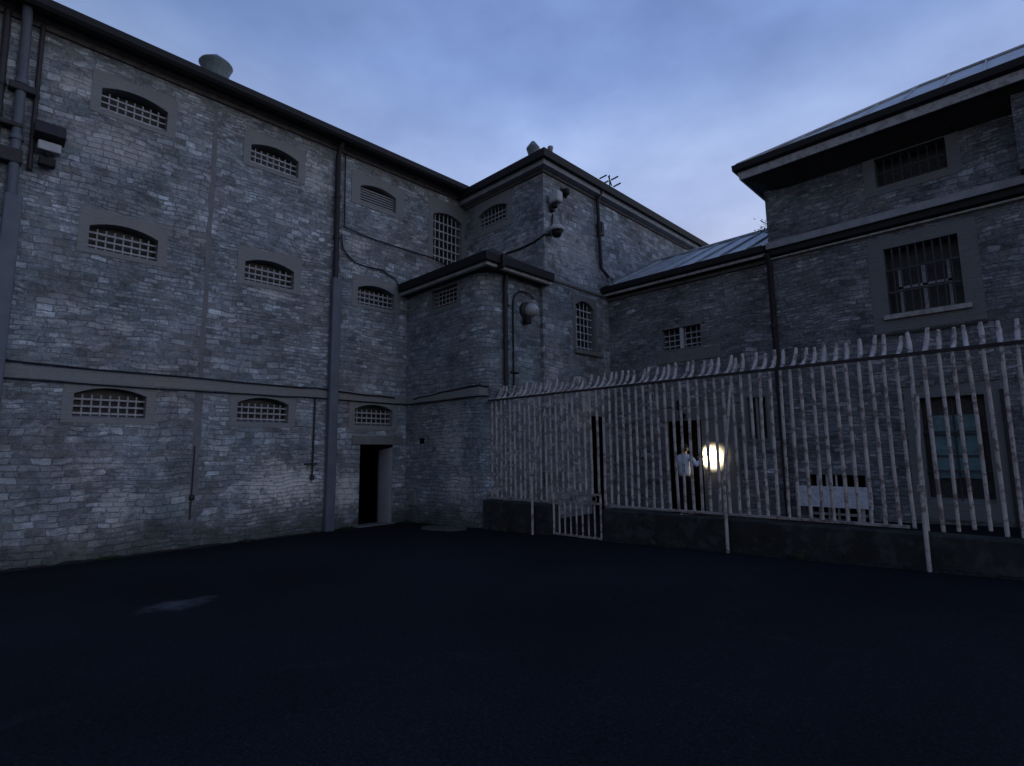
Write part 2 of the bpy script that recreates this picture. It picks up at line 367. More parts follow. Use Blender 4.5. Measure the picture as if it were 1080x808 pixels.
def make_window(parent, w, h, rise, cols, rows, barmat, smat, ml=.2, mt=.22, mbm=.14, yb=.10, bar_r=.013, pane='glass', kind='cell', hb=None, name='window', reveal=.26, vtop=None):
    o = build(name, surround(w, h, rise, ml, mt, mbm, reveal=reveal), smat, parent, local=True)
    p = MB(); p.box(-w/2-.02, w/2+.02, reveal-.012, reveal+.02, -.01, h+rise+.02); build('pane', p, M[pane], o, local=True)
    top = h+rise
    bm = MB()
    if kind == 'louvre':
        k = 0; z = .06
        while z < h+.02:
            bm.add([(-w/2+.01,.07,z),(w/2-.01,.07,z),(w/2-.01,.12,z+.05),(-w/2+.01,.12,z+.05),(-w/2+.01,.085,z-.012),(w/2-.01,.085,z-.012),(w/2-.01,.135,z+.038),(-w/2+.01,.135,z+.038)],
                   [(0,1,2,3),(4,5,6,7),(0,1,5,4),(2,3,7,6),(0,3,7,4),(1,2,6,5)]); z += .065
        build('louvres', bm, barmat, o, local=True); return o
    for c in range(1, cols):
        x = -w/2+w*c/cols
        zt = h + (rise*(1-(2*x/w)**2) if rise else 0)
        bm.tube([(x,yb,0),(x,yb,vtop or zt)], bar_r, 6)
    for z in (hb or [h*(r+.5)/rows for r in range(rows)]):
        bm.box(-w/2, w/2, yb-bar_r*1.5, yb+bar_r*.5, z-bar_r*1.1, z+bar_r*1.1)
    build('bars', bm, barmat, o, local=True)
    return o
def place(o, bparent, loc, rz):
    L = WL[bparent.name]; o.location = Vector(loc)-L; o.rotation_euler = (0,0,rz); o.parent = bparent; WL[o.name] = Vector(loc)
FX = pi/2      # faces +X (local -Y -> +X)
FY = 0         # faces -Y

def hole(u, w, z, h, ml): return (u-w/2-ml*.6, u+w/2+ml*.6, z-.05, z+h+.05)

# ------------------------------------------------------------------ A : the long cell wing (faces +X)
A = thing('cell_wing', 'long three storey stone wing with rows of arched barred windows and a dark open door', 'prison building', (AX, 2, 0))
W, H, RI = 1.03, .40, .12
winA = []
cy4 = [1.80, 4.38, 6.97]
for y in cy4: winA += [(y, 7.91, 'a'), (y, 5.32, 'b'), (y, 2.38, 'c')]
for y in (-.80, -3.40, -6.0): winA += [(y, 7.91, 'a'), (y, 5.32, 'b'), (y, 2.38, 'c')]
TALL = (9.20, 6.95, 1.34)    # y centre, z bottom, spring height
holes = [hole(y, W, z, H+RI, .2) for y, z, k in winA]
holes.append((TALL[0]-.515-.1, TALL[0]+.515+.08, TALL[1]-.05, TALL[1]+TALL[2]+.17))
DOOR = (6.62, 7.51, -.1, 1.94)
holes.append(DOOR)
mb = MB(); mb.wall((AX,0), (0,1), -8, 9.82, -.4, 9.25, holes)
mb.wall((-21,0), (0,1), -8, 9.82, -.4, 9.25); mb.wall((0,-8), (1,0), -21, AX, -.4, 9.25)
build('wall', mb, M['stoneA'], A)
proto = None
for i, (y, z, k) in enumerate(winA):
    louv = (k == 'a' and abs(y-6.97) < .01)
    if louv:
        o = make_window(A, W, H, RI, 7, 3, M['bar'], M['render'], kind='louvre', ml=.24, mt=.22, mbm=.1)
    elif proto is None:
        o = proto = make_window(A, W, H, RI, 8, 3, M['bar'], M['render'], hb=[.08, .20, .32], vtop=.40, bar_r=.014, yb=.12, ml=.15, mt=.20, mbm=.09)
    else:
        o = copy_tree(proto, A)
    place(o, A, (AX, y, z), FX)
o = make_window(A, W, TALL[2], .14, 7, 6, M['barw'], M['render'], ml=.15, mt=.35, mbm=.05, hb=[.2,.45,.7,.95,1.2], bar_r=.016)
place(o, A, (AX, TALL[0], TALL[1]), FX)
# open doorway with jambs, lintel and dark lobby behind
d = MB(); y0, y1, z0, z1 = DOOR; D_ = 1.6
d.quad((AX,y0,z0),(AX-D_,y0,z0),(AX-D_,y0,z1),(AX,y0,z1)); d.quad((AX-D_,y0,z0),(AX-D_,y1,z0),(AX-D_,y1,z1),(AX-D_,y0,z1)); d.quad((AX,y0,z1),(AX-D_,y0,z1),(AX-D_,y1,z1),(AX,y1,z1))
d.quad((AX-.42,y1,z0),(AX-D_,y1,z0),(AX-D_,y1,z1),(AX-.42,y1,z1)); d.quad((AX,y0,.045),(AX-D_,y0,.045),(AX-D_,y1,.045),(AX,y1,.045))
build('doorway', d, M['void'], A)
j = MB()     # rounded right-hand jamb
prof = [(AX+.004, y1+.004)]+[(AX-.42*t, y1-.16*(t**.45)) for t in (0.02,.08,.2,.4,.6,.8,1)]+[(AX-.42, y1+.004)]
n = len(prof)
j.add([(x,y,.03) for x,y in prof]+[(x,y,z1-.05-.10*(i/n)) for i,(x,y) in enumerate(prof)], [(i,(i+1)%n,n+(i+1)%n,n+i) for i in range(n)]+[tuple(range(n,2*n))], True)
build('door_jamb', j, M['plaster'], A)
l = MB(); l.box(AX-.1, AX+.035, 6.40, 7.78, 1.945, 2.15); build('door_lintel', l, M['lintel'], A, bevel=.01)
l = MB(); l.box(AX-.3, AX+.10, 6.58, 7.55, -.05, .075); build('door_step', l, M['lintel'], A, bevel=.01)
# string course band and cornice
s = MB(); s.sweep([(AX,-8),(AX,7.88)], [(-.05,2.975),(.016,2.975),(.022,3.15),(.0,3.185),(-.05,3.185)]); build('string_course', s, M['render'], A)
s = MB(); s.sweep([(AX,-8),(AX,9.82)], [(-.05,8.93),(.05,8.95),(.07,9.02),(.16,9.06),(.18,9.14),(-.05,9.14)]); build('cornice', s, M['fascia_dk'], A)
s = MB(); s.sweep([(AX,-8),(AX,9.62)], [(.0,9.142),(.36,9.09),(.36,9.12),(.0,9.17)]); build('soffit', s, M['soffit'], A)
s = MB(); s.sweep([(AX,-8),(AX,9.58)], [(.34,9.22),(.34,9.10),(.38,9.045),(.45,9.045),(.49,9.10),(.49,9.23)]); build('gutter', s, M['gutter'], A)
r = MB(); r.poly([(AX+.42,-8.1,9.2),(AX+.42,9.82,9.2),(-16.2,9.82,11.2),(-16.2,-8.1,11.2)]); r.poly([(-16.2,-8.1,11.2),(-16.2,9.82,11.2),(-21.4,9.82,9.2),(-21.4,-8.1,9.2)])
r.poly([(AX+.42,-8.1,9.2),(-16.2,-8.1,11.2),(-21.4,-8.1,9.2)])
roofA = build('roof', r, M['slate'], A)
def cowl(cx, cy, zb, zr, zt, r0, r1, parent, mat):
    mb = MB(); mb.lathe((cx,cy,zb), [(0,0),(r0*1.15,0),(r0,.05),(r0,(zr-zb)*.55),(r1*.97,zr-zb-.03),(r1*1.03,zr-zb),(r1*.97,zr-zb+.03),(.05,zt-zb-.03),(0,zt-zb)], 20)
    return build('roof_vent', mb, mat, parent)
cowl(-11.95, 3.2, 9.3, 10.0, 10.27, .21, .32, roofA, M['verdigris'])
# rainwater pipes and boxed casing
def pipe(parent, pts, r, mat, name='downpipe', brackets=True):
    mb = MB(); mb.tube(pts, r, 10)
    for a, b in zip(pts[:-1], pts[1:]):
        a = Vector(a); b = Vector(b); L_ = (b-a).length
        if brackets and abs(b.z-a.z) > 1:
            k = int(L_/1.4)
            for q in range(1, k+1):
                p = a.lerp(b, q/(k+1)); mb.tube([p-Vector((0,0,.04)), p+Vector((0,0,.04))], r*1.28, 10)
    return build(name, mb, mat, parent)
pipe(A, [(AX+.30,5.80,9.08),(AX+.09,5.81,8.8),(AX+.09,5.83,5.75)], .062, M['pipe_dk'])
c = MB(); c.box(AX+.002, AX+.16, 5.75, 5.96, .05, 5.78); build('pipe_casing', c, M['pipe_bl'], A, bevel=.02)
pipe(A, [(AX+.06,6.00,8.95),(AX+.06,6.03,7.1)], .016, M['cable'], 'cable', False)
pipe(A, [(AX+.30,.20,9.08),(AX+.09,.22,8.8),(AX+.09,.26,5.9)], .07, M['pipe_bl'])
c = MB(); c.box(AX+.002, AX+.17, .18, .40, .05, 5.9); build('pipe_casing', c, M['pipe_bl'], A, bevel=.02)
pipe(A, [(AX+.07,-.02,9.0),(AX+.07,.02,5.2)], .05, M['pipe_dk'])
pipe(A, [(AX+.06,.42,9.0),(AX+.06,.44,6.4)], .035, M['pipe_dk'])
for bx in ((.08,.42,7.66,7.78),(-.05,.34,6.42,6.66),(.0,.3,7.02,7.1)):
    m_ = MB(); m_.box(AX, AX+.17, *bx); build('junction_box', m_, M['pipe_dk'], A, bevel=.02)
# mortar scar where an older pipe ran
rr = random.Random(2); pts = [(3.165+rr.uniform(-.012,.012), z*.25) for z in range(4, 36)]
sc = MB()
vs = []; 
for y, z in pts:
    wd = .022+.03*rr.random()+( .025 if z < 3.2 else 0)
    vs += [(AX+.006,y-wd,z),(AX+.006,y+wd,z)]
sc.add(vs, [(2*i,2*i+1,2*i+3,2*i+2) for i in range(len(pts)-1)])
build('pipe_scar', sc, M['stain_strip'], A)
pipe(A, [(AX+.03,3.14,1.9),(AX+.03,3.13,.55)], .011, M['pipe_dk'], 'conduit', False)
kb = MB(); kb.lathe((AX+.03,3.14,.95),[(0,-.05),(.04,-.05),(.05,0),(.04,.05),(0,.05)],10); build('conduit_end', kb, M['pipe_dk'], A)
pipe(A, [(AX+.03,5.47,2.97),(AX+.03,5.46,1.24)], .02, M['pipe_dk'], 'conduit', False)
kb = MB(); kb.box(AX+.0, AX+.06, 5.42, 5.5, 1.18, 1.28); build('conduit_end', kb, M['pipe_dk'], A)
kb = MB(); kb.box(AX, AX+.05, 5.28, 5.56, 1.50, 1.54); build('pipe_clip', kb, M['pipe_dk'], A)
# cables clipped to the wall
def cable(parent, pts, r=.014, sag=.02, seed=1, mat='cable'):
    rr = random.Random(seed); out = []
    for a, b in zip(pts[:-1], pts[1:]):
        a = Vector(a); b = Vector(b); k = max(2, int((b-a).length/.35))
        for q in range(k):
            t = q/k; p = a.lerp(b, t); p.z += rr.uniform(-sag, sag)*.6 - sag*sin(pi*t); out.append(tuple(p))
    out.append(pts[-1]); mb = MB(); mb.tube(out, r, 6); return build('cable', mb, M[mat], parent)
cable(A, [(AX+.05,-8,3.26),(AX+.05,.35,3.235),(AX+.05,3.1,3.20),(AX+.05,5.5,3.18),(AX+.06,7.5,3.10)], .017, .015, 1)
cable(A, [(AX+.05,-8,2.93),(AX+.05,.35,2.955),(AX+.05,3.0,2.95),(AX+.05,5.5,2.965),(AX+.05,7.86,2.95)], .015, .012, 2)
cable(A, [(AX+.04,6.02,7.12),(AX+.04,6.9,7.02),(AX+.04,8.6,7.02),(AX+.04,9.3,6.9)], .014, .02, 3)
cable(A, [(AX+.04,5.97,6.9),(AX+.04,6.02,6.55),(AX+.04,6.35,6.30),(AX+.04,7.1,6.28),(AX+.05,7.45,6.15),(AX+.06,7.7,5.9)], .017, .02, 4)

# wall floodlight, standing on brackets of its own
F = thing('floodlight', 'boxy grey floodlight on the cell wing wall beside the leftmost pipes', 'floodlight', (AX, .64, 6.9))
f = MB(); f.box(AX, AX+.06, .5, .78, 6.8, 7.0); build('wall_plate', f, M['grey_house'], F, bevel=.01)
f = MB(); f.tube([(AX+.03,.64,6.8),(AX+.18,.64,6.72)], .03, 8); build('bracket', f, M['pipe_dk'], F)
f = MB(); f.add([(AX+.08,.44,7.24),(AX+.20,.44,7.24),(AX+.36,.44,6.98),(AX+.10,.44,6.92),(AX+.08,.84,7.24),(AX+.20,.84,7.24),(AX+.36,.84,6.98),(AX+.10,.84,6.92)],
      [(0,1,2,3),(4,5,6,7),(0,1,5,4),(1,2,6,5),(2,3,7,6),(3,0,4,7)]); build('housing', f, M['pipe_dk'], F, bevel=.015)
f = MB(); f.box(AX+.10, AX+.24, .50, .80, 6.74, 6.90); build('control_gear', f, M['offwhite'], F, bevel=.02)
f = MB(); f.box(AX+.06, AX+.2, .53, .75, 6.50, 6.64); build('sensor', f, M['gutter'], F, bevel=.02)

# ------------------------------------------------------------------ B : the taller corner block
BX, BY = -8.5, 9.82
B = thing('corner_block', 'stone corner block with pale eaves and one arched barred window high on its left face', 'prison building', (BX, BY, 0))
hB = [hole(-10.36, 1.13, 7.93, .50, .2)]
mb = MB(); mb.wall((0,BY), (1,0), -21, BX, -.4, 9.0, hB)
mb.wall((BX,0), (0,1), BY, 24, 5.98, 9.0, []); mb.wall((0,24), (1,0), -21, BX, -.4, 9.0); mb.wall((-21,0), (0,1), BY, 24, -.4, 9.0)
build('wall', mb, M['stoneB'], B)
# thicker lower storey, one step proud with a weathered ledge
WB = (11.33, .80, 4.33, 1.28)       # arched stair window on the right face
DB = (11.42, 11.98, -.1, 2.64)      # narrow doorway
hl = [hole(WB[0], WB[1], WB[2], WB[3]+.05, .1), DB]
mb = MB(); mb.wall((-8.45,0), (0,1), 9.66, 12.6, -.4, 5.94, hl); mb.wall((0,9.66), (1,0), -8.7, -8.45, -.4, 5.94)
build('lower_wall', mb, M['stoneB'], B)
s = MB(); s.sweep([(-8.7,9.66),(-8.45,9.66),(-8.45,12.44)], [(-.2,5.92),(.03,5.93),(.05,5.97),(-.06,6.08),(-.2,6.08)]); build('ledge', s, M['render_dk'], B)
o = make_window(B, 1.13, .42, .13, 8, 3, M['bar'], M['render'], hb=[.10,.22,.34], ml=.2, mt=.26, mbm=.2); place(o, B, (-10.36, BY, 7.93), FY)
o = make_window(B, WB[1], WB[3]-.12, .17, 5, 6, M['barw'], M['render_dk'], ml=.12, mt=.14, mbm=.0, hb=[.1,.3,.5,.7,.9,1.1], bar_r=.013, name='arched_window'); place(o, B, (-8.45, WB[0], WB[2]), FX)
s = MB(); s.box(-8.46, -8.36, 10.82, 12.02, 4.22, 4.33); build('window_sill', s, M['lintel'], B, bevel=.01)
d = MB(); y0, y1, z0, z1 = DB; X = -8.45; D_ = 1.3
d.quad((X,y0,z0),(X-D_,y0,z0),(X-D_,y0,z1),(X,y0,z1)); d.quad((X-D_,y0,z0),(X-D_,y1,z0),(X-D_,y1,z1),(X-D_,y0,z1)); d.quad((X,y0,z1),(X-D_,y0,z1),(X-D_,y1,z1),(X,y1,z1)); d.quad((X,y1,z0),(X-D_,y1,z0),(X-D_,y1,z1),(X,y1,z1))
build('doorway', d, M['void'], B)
bp = [(-11.5,BY),(BX,BY),(BX,24)]
s = MB(); s.sweep(bp, [(-.04,8.72),(.05,8.74),(.07,8.80),(-.04,8.80)]); build('wall_plate', s, M['fascia_dk'], B)
s = MB(); s.sweep(bp, [(-.03,8.80),(.22,8.82),(.24,8.96),(-.03,8.98)]); build('fascia', s, M['lead'], B)
s = MB(); s.sweep(bp, [(.20,9.10),(.20,8.965),(.26,8.93),(.34,8.94),(.37,9.12)]); build('gutter', s, M['gutter'], B)
r = MB(); e = .33; r.poly([(BX+e,BY-e,9.10),(BX+e,24,9.10),(-13.2,19.3,10.6),(-13.2,14.6,10.6)]); r.poly([(BX+e,BY-e,9.10),(-13.2,14.6,10.6),(-21,14.6,10.6),(-21,BY-e,9.10)])
r.poly([(BX+e,24,9.10),(-13.2,19.3,10.6),(-21,19.3,10.6),(-21,24,9.10)]); r.poly([(-13.2,14.6,10.6),(-13.2,19.3,10.6),(-21,19.3,10.6),(-21,14.6,10.6)])
roofB = build('roof', r, M['slate'], B)
cowl(-9.43, 10.5, 9.3, 10.05, 10.29, .09, .185, roofB, M['verdigris'])
nb = MB(); nb.lathe((-8.60,10.25,9.15),[(0,0),(.06,0),(.06,.42),(.075,.44),(.075,.5),(0,.54)],10); build('roof_vent', nb, M['lead'], roofB)
pipe(B, [(BX+.28,12.02,8.98),(BX+.09,12.02,8.7),(BX+.09,12.10,6.75),(BX+.2,12.3,6.5)], .05, M['pipe_dk'])
pb = MB(); pb.box(BX, BX+.15, 12.1, 12.22, 7.7, 8.1); build('junction_box', pb, M['pipe_dk'], B, bevel=.01)
cable(B, [(BX+.03,BY+.25,7.15),(BX+.03,BY-.02,7.1),(-8.8,BY-.03,7.0),(-9.8,BY-.03,6.95),(-10.9,BY-.03,6.75)], .022, .02, 8)
tb = MB(); tb.tube([(BX+.04,10.12,7.7),(BX+.05,10.08,7.45),(BX+.04,10.0,7.15)], .025, 8); build('conduit', tb, M['pipe_dk'], B)

C1 = thing('security_camera', 'upper of two pale box security cameras on the corner block edge, a rounded hood', 'security camera', (BX, 10.1, 8.0))
q = MB(); q.box(BX, BX+.10, 10.02, 10.16, 7.78, 7.92); q.tube([(BX+.05,10.09,7.86),(BX+.2,10.05,7.9)], .03, 8); build('bracket', q, M['pipe_dk'], C1)
q = MB(); q.box(BX+.06, BX+.36, 9.93, 10.17, 7.92, 8.22); build('housing', q, M['offwhite'], C1, bevel=.05)
q = MB(); q.lathe((BX+.18,10.05,7.80),[(0,0),(.07,.02),(.08,.12),(0,.12)],12); build('lens_dome', q, M['gutter'], C1)
C2 = thing('security_camera', 'lower of two pale security cameras on the corner block edge, wide cap over dark dome', 'security camera', (BX, 10.1, 7.3))
q = MB(); q.tube([(BX,10.1,7.28),(BX+.22,10.05,7.28)], .04, 8); build('bracket', q, M['grey_house'], C2)
q = MB(); q.lathe((BX+.26,10.0,7.16),[(0,.0),(.18,.0),(.19,.06),(.13,.14),(.06,.17),(0,.18)],16); build('cap', q, M['offwhite'], C2)
q = MB(); q.lathe((BX+.26,10.0,6.99),[(0,0),(.09,.03),(.13,.1),(.13,.17),(0,.17)],16); build('lens_dome', q, M['gutter'], C2)
AL = thing('alarm_sounder', 'small dark alarm sounder high on the right face of the corner block', 'alarm', (BX, 10.6, 8.45))
q = MB(); q.box(BX, BX+.05, 10.50, 10.72, 8.35, 8.57); build('base_plate', q, M['pipe_dk'], AL, bevel=.01)
q = MB(); q.lathe((BX+.05,10.61,8.45),[(.10,0),(.11,.05),(.07,.13),(0,.14)],14,'x'); build('horn', q, M['gutter'], AL)
AE = thing('aerial', 'small multi pronged television aerial standing on the corner block roof', 'aerial', (-9.2, 13.85, 9.3))
q = MB(); q.tube([(-9.2,13.85,9.3),(-9.2,13.85,10.45)], .018, 6); build('mast', q, M['pipe_dk'], AE)
q = MB(); q.tube([(-9.05,13.72,10.0),(-9.32,13.98,10.5)], .022, 6); build('boom', q, M['pipe_dk'], AE)
for k, t in enumerate((.0,.35,.75,1.0)):
    q = MB(); c0 = Vector((-9.05,13.72,10.0)).lerp(Vector((-9.32,13.98,10.5)), t)+Vector((.14*(-1)**k,.1*(-1)**k,0)); q.tube([c0+Vector((-.08,-.08,-.06)), c0+Vector((.08,.08,.06))], .026, 6); build('element', q, M['pipe_dk'], AE)

# ------------------------------------------------------------------ C : low annex in the corner
CY = 7.88
Cc = thing('annex', 'low stone annex with rounded corner and pale eaves in the inner corner of the yard', 'prison building', (-10, CY, 0))
arc = [(-8.97,7.88),(-8.80,7.91),(-8.66,8.02),(-8.58,8.18),(-8.55,8.40)]
wc = (-10.0, .98, 5.20, .46)
mb = MB(); mb.wall((0,CY), (1,0), AX, -8.97, -.4, 5.80, [(wc[0]-.55, wc[0]+.55, wc[2]-.05, wc[2]+wc[3]+.05)])
vs = [(x,y,z) for x,y in arc for z in (-.4,5.80)]
mb.add(vs, [(2*i,2*i+2,2*i+3,2*i+1) for i in range(len(arc)-1)], True)
mb.wall((-8.55,0), (0,1), 8.40, 9.80, -.4, 5.80)
build('wall', mb, M['stoneC'], Cc)
o = make_window(Cc, wc[1], wc[3], 0, 7, 4, M['bar'], M['render_dk'], ml=.12, mt=.06, mbm=.12, hb=[.09,.2,.31,.41], bar_r=.010, name='window'); place(o, Cc, (wc[0], CY, wc[2]), FY)
s = MB(); s.sweep([(AX,CY),(-8.97,CY)]+arc[1:3], [(-.05,2.965),(.022,2.965),(.028,3.12),(.0,3.15),(-.05,3.15)]); build('string_course', s, M['render'], Cc)
cp = [(AX+.02,CY),(-8.5,CY),(-8.5,9.79)]
s = MB(); s.sweep(cp, [(-.6,5.78),(.20,5.74),(.20,5.80),(-.6,5.84)]); build('soffit', s, M['soffit'], Cc)
s = MB(); s.sweep(cp, [(.18,5.73),(.25,5.74),(.255,5.85),(.18,5.85)]); build('fascia', s, M['fascia'], Cc)
s = MB(); s.sweep([(AX+.1,CY),(-8.5,CY),(-8.5,9.77)], [(.20,5.99),(.20,5.852),(.27,5.80),(.345,5.81),(.36,5.99)]); build('gutter', s, M['gutter'], Cc)
r = MB(); e = .30; zr = 5.97; hh = 1.30
r.poly([(AX,CY-e,zr),(BX+e,CY-e,zr),(-10.4,9.80,zr+hh),(AX,9.80,zr+hh)]); r.poly([(BX+e,CY-e,zr),(BX+e,9.80,zr),(-10.4,9.80,zr+hh)])
r.poly([(AX,CY-e,zr),(BX+e,CY-e,zr),(BX+e,9.80,zr),(AX,9.80,zr)])
build('roof', r, M['slate'], Cc)
g_ = MB(); g_.box(-8.36,-8.08, 7.78+.18,7.78+.24, 5.70,6.0); build('gutter_joint', g_, M['gutter'], Cc)
cable(Cc, [(AX+.4,CY-.25+.2,3.06),(-11.0,CY-.03,3.08),(-10.0,CY-.03,3.14),(-9.0,CY-.03,3.19),(-8.78,7.89,3.19),(-8.6,8.0,3.14)], .017, .01, 11)
cable(Cc, [(AX+.03,CY-.03,2.94),(-10.3,CY-.03,2.94),(-9.0,CY-.03,2.95),(-8.76,7.90,2.95),(-8.6,8.02,2.94)], .015, .008, 12)
pipe(Cc, [(-8.46,8.45,5.74),(-8.48,8.42,5.5),(-8.48,8.42,2.9)], .05, M['pipe_dk'])
cd = MB(); cd.tube([(-8.52,8.70,2.9),(-8.52,8.70,5.15),(-8.51,8.74,5.3),(-8.50,8.86,5.42),(-8.50,9.0,5.47),(-8.50,9.25,5.45),(-8.50,9.4,5.35)], .018, 6); cd.box(-8.55,-8.5,8.62,8.86,3.5,3.53); build('conduit', cd, M['cable'], Cc)
cb = MB(); cb.box(-8.55,-8.48,8.52,8.62,5.05,5.25); build('junction_box', cb, M['grey_house'], Cc, bevel=.01)
cb = MB(); cb.box(-11.27,-11.02,CY-.08,CY,.48,.83); build('vent_box', cb, M['lintel'], Cc, bevel=.015)
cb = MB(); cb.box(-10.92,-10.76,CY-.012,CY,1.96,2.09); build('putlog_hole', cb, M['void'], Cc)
FL = thing('bulkhead_light', 'unlit round bulkhead light with pale glass bowl on the annex side wall below its eaves', 'wall light', (-8.55, 9.2, 5.0))
q = MB(); q.lathe((-8.55,9.14,5.03),[(0,0),(.2,0),(.2,.06),(.15,.10),(0,.1)],18,'x'); build('back_box', q, M['pipe_dk'], FL)
q = MB(); q.lathe((-8.46,9.18,5.02),[(.15,0),(.17,.08),(.14,.19),(.07,.25),(0,.26)],18,'x'); build('glass_bowl', q, M['offwhite'], FL)
q = MB(); q.box(-8.5,-8.34,8.98,9.14,4.68,4.84); build('control_gear', q, M['gutter'], FL, bevel=.02)

# ------------------------------------------------------------------ D : low rear range with zinc roof
DY = 12.44
Dd = thing('rear_range', 'low rear stone range with pale standing seam metal roof behind the white fence', 'prison building', (-6.3, DY, 0))
wd = (-6.33, 1.03, 4.24, .54)
DD = (-6.79, -5.91, -.1, 2.44)
WN = (-4.62, .40, 1.93, .95)
mb = MB()
mb.wall((0,DY), (1,0), -8.45, -4.12, -.4, 6.10, [(wd[0]-wd[1]/2-.02, wd[0]+wd[1]/2+.02, wd[2]-.02, wd[2]+wd[3]+.02), DD, (WN[0]-WN[1]/2-.02, WN[0]+WN[1]/2+.02, WN[2]-.02, WN[2]+WN[3]+.02)])
mb.wall((0,18.2), (1,0), -8.45, -4.12, -.4, 6.10); mb.wall((-8.447,0), (0,1), DY, 18.2, -.4, 6.10)
build('wall', mb, M['stoneD'], Dd)
o = make_window(Dd, wd[1], wd[3], 0, 7, 4, M['bar'], M['render_dk'], ml=.03, mt=.03, mbm=.03, hb=[.1,.24,.38], bar_r=.012, name='window'); place(o, Dd, (wd[0], DY, wd[2]), FY)
b2 = MB(); b2.box(-.04,.04,.02,.09,0,.54); build('mullion', b2, M['barw'], o, local=True)
s = MB(); s.box(-7.0, -5.35, DY-.03, DY+.05, 3.90, 4.19); build('window_sill', s, M['lintel'], Dd, bevel=.01)
o = make_window(Dd, WN[1], WN[3], 0, 3, 3, M['bard'], M['render_dk'], ml=.03, mt=.03, mbm=.03, hb=[.1,.75], bar_r=.014, name='narrow_window'); place(o, Dd, (WN[0], DY, WN[2]), FY)
b2 = MB(); b2.box(-.022,.022,.02,.08,0,.95); build('mullion', b2, M['render'], o, local=True)
b2 = MB(); b2.box(-4.95,-4.86,DY-.02,DY,1.8,3.02); b2.box(-4.38,-4.29,DY-.02,DY,1.8,3.02); b2.box(-4.859,-4.381,DY-.02,DY,2.92,3.02); build('window_surround', b2, M['render'], Dd)
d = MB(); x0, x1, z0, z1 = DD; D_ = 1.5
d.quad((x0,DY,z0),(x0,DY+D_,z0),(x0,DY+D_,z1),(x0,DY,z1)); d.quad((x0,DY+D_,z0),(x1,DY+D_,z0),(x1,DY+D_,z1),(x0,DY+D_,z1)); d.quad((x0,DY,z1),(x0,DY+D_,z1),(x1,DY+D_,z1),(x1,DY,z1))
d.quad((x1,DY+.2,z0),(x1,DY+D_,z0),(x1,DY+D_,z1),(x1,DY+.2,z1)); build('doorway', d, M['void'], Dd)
s = MB(); s.box(-5.912,-5.05,DY-.05,DY+.0,.1,2.44); build('rendered_panel', s, M['render_dk'], Dd, bevel=.008)  # plain rendered strip of wall right of the doorway
s = MB(); s.box(-7.0,-5.05,DY-.025,DY+.04,2.445,2.72); build('door_lintel', s, M['render_dk'], Dd, bevel=.01)
s = MB()
for k in range(11): s.box(-7.0+k*.19, -7.0+k*.19+.13, DY-.03, DY+.02, 2.80, 2.93)
build('brick_course', s, M['lintel'], Dd)
s = MB(); s.box(-6.42,-6.30,DY-.14,DY-.03,2.5,2.62); s.box(-6.50,-6.40,DY-.10,DY-.03,2.72,2.95); build('junction_box', s, M['gutter'], Dd, bevel=.01)
dp = [(-8.43,DY),(-4.14,DY)]
s = MB(); s.sweep(dp, [(-.02,5.98),(.2,5.97),(.2,6.0),(-.02,6.04)]); build('soffit', s, M['soffit'], Dd)
s = MB(); s.sweep(dp, [(.2,5.97),(.235,5.97),(.24,6.06),(.2,6.06)]); build('fascia', s, M['fascia'], Dd)
s = MB(); s.sweep(dp, [(.2,6.19),(.2,6.062),(.26,6.03),(.33,6.06),(.34,6.2)]); build('gutter', s, M['gutter'], Dd)
s = MB(); s.sweep(dp, [(-.02,5.86),(.06,5.87),(.07,5.93),(-.02,5.95)]); build('wall_plate', s, M['fascia_dk'], Dd)
r = MB(); ey, ez, ry, rz_ = DY-.31, 6.18, 15.16, 7.70
r.poly([(-8.49,ey,ez),(-4.13,ey,ez),(-4.13,ry,rz_),(-8.49,ry,rz_)]); r.poly([(-8.49,ry,rz_),(-4.13,ry,rz_),(-4.13,18.5,6.0),(-8.49,18.5,6.0)]); r.poly([(-8.49,ey,ez-.02),(-4.13,ey,ez-.02),(-4.13,ry,rz_-.05),(-8.49,ry,rz_-.05)])
k = -8.2
while k < -4.2:
    dy = ry-ey; dz = rz_-ez
    r.add([(k-.014,ey,ez+.0),(k+.014,ey,ez),(k+.014,ey,ez+.055),(k-.014,ey,ez+.055),(k-.014,ry,rz_),(k+.014,ry,rz_),(k+.014,ry,rz_+.055),(k-.014,ry,rz_+.055)], [(0,1,2,3),(4,5,6,7),(0,3,7,4),(1,2,6,5),(2,3,7,6)]); k += .62
r.tube([(-8.49,ry,rz_+.03),(-4.13,ry,rz_+.03)], .05, 6)
build('roof', r, M['zinc'], Dd)
fl = MB(); fl.add([(-8.47,ey-.05,ez+.03),(-8.30,ey-.05,ez+.03),(-8.30,ry,rz_+.05),(-8.47,ry,rz_+.05)],[(0,1,2,3)]); build('flashing', fl, M['lead'], Dd)

# ------------------------------------------------------------------ E : taller end block on the right
EX = -4.12
Ee = thing('end_block', 'taller stone end block at the right with deep pale eaves and large square barred window', 'prison building', (-1, DY, 0))
we1 = (-1.44, 1.12, 6.86, .60)       # upper
we2 = (-1.43, 1.13, 4.28, 1.30)      # big
we3 = (-1.23, .92, .75, 1.88)       # ground floor greenish
VN = (-3.17, 1.02, .12, 1.08)
def rh(w, m=.02): return (w[0]-w[1]/2-m, w[0]+w[1]/2+m, w[2]-m, w[2]+w[3]+m)
mb = MB(); mb.wall((0,DY+.004), (1,0), EX, 5, -.4, 7.62, [rh(we1), rh(we2), rh(we3), rh(VN)])
mb.wall((EX,0), (0,1), DY+.004, 18.2, -.4, 7.62); mb.wall((5,0), (0,1), DY+.004, 18.2, -.4, 7.62); mb.wall((0,18.2),(1,0),EX,5,-.4,7.62)
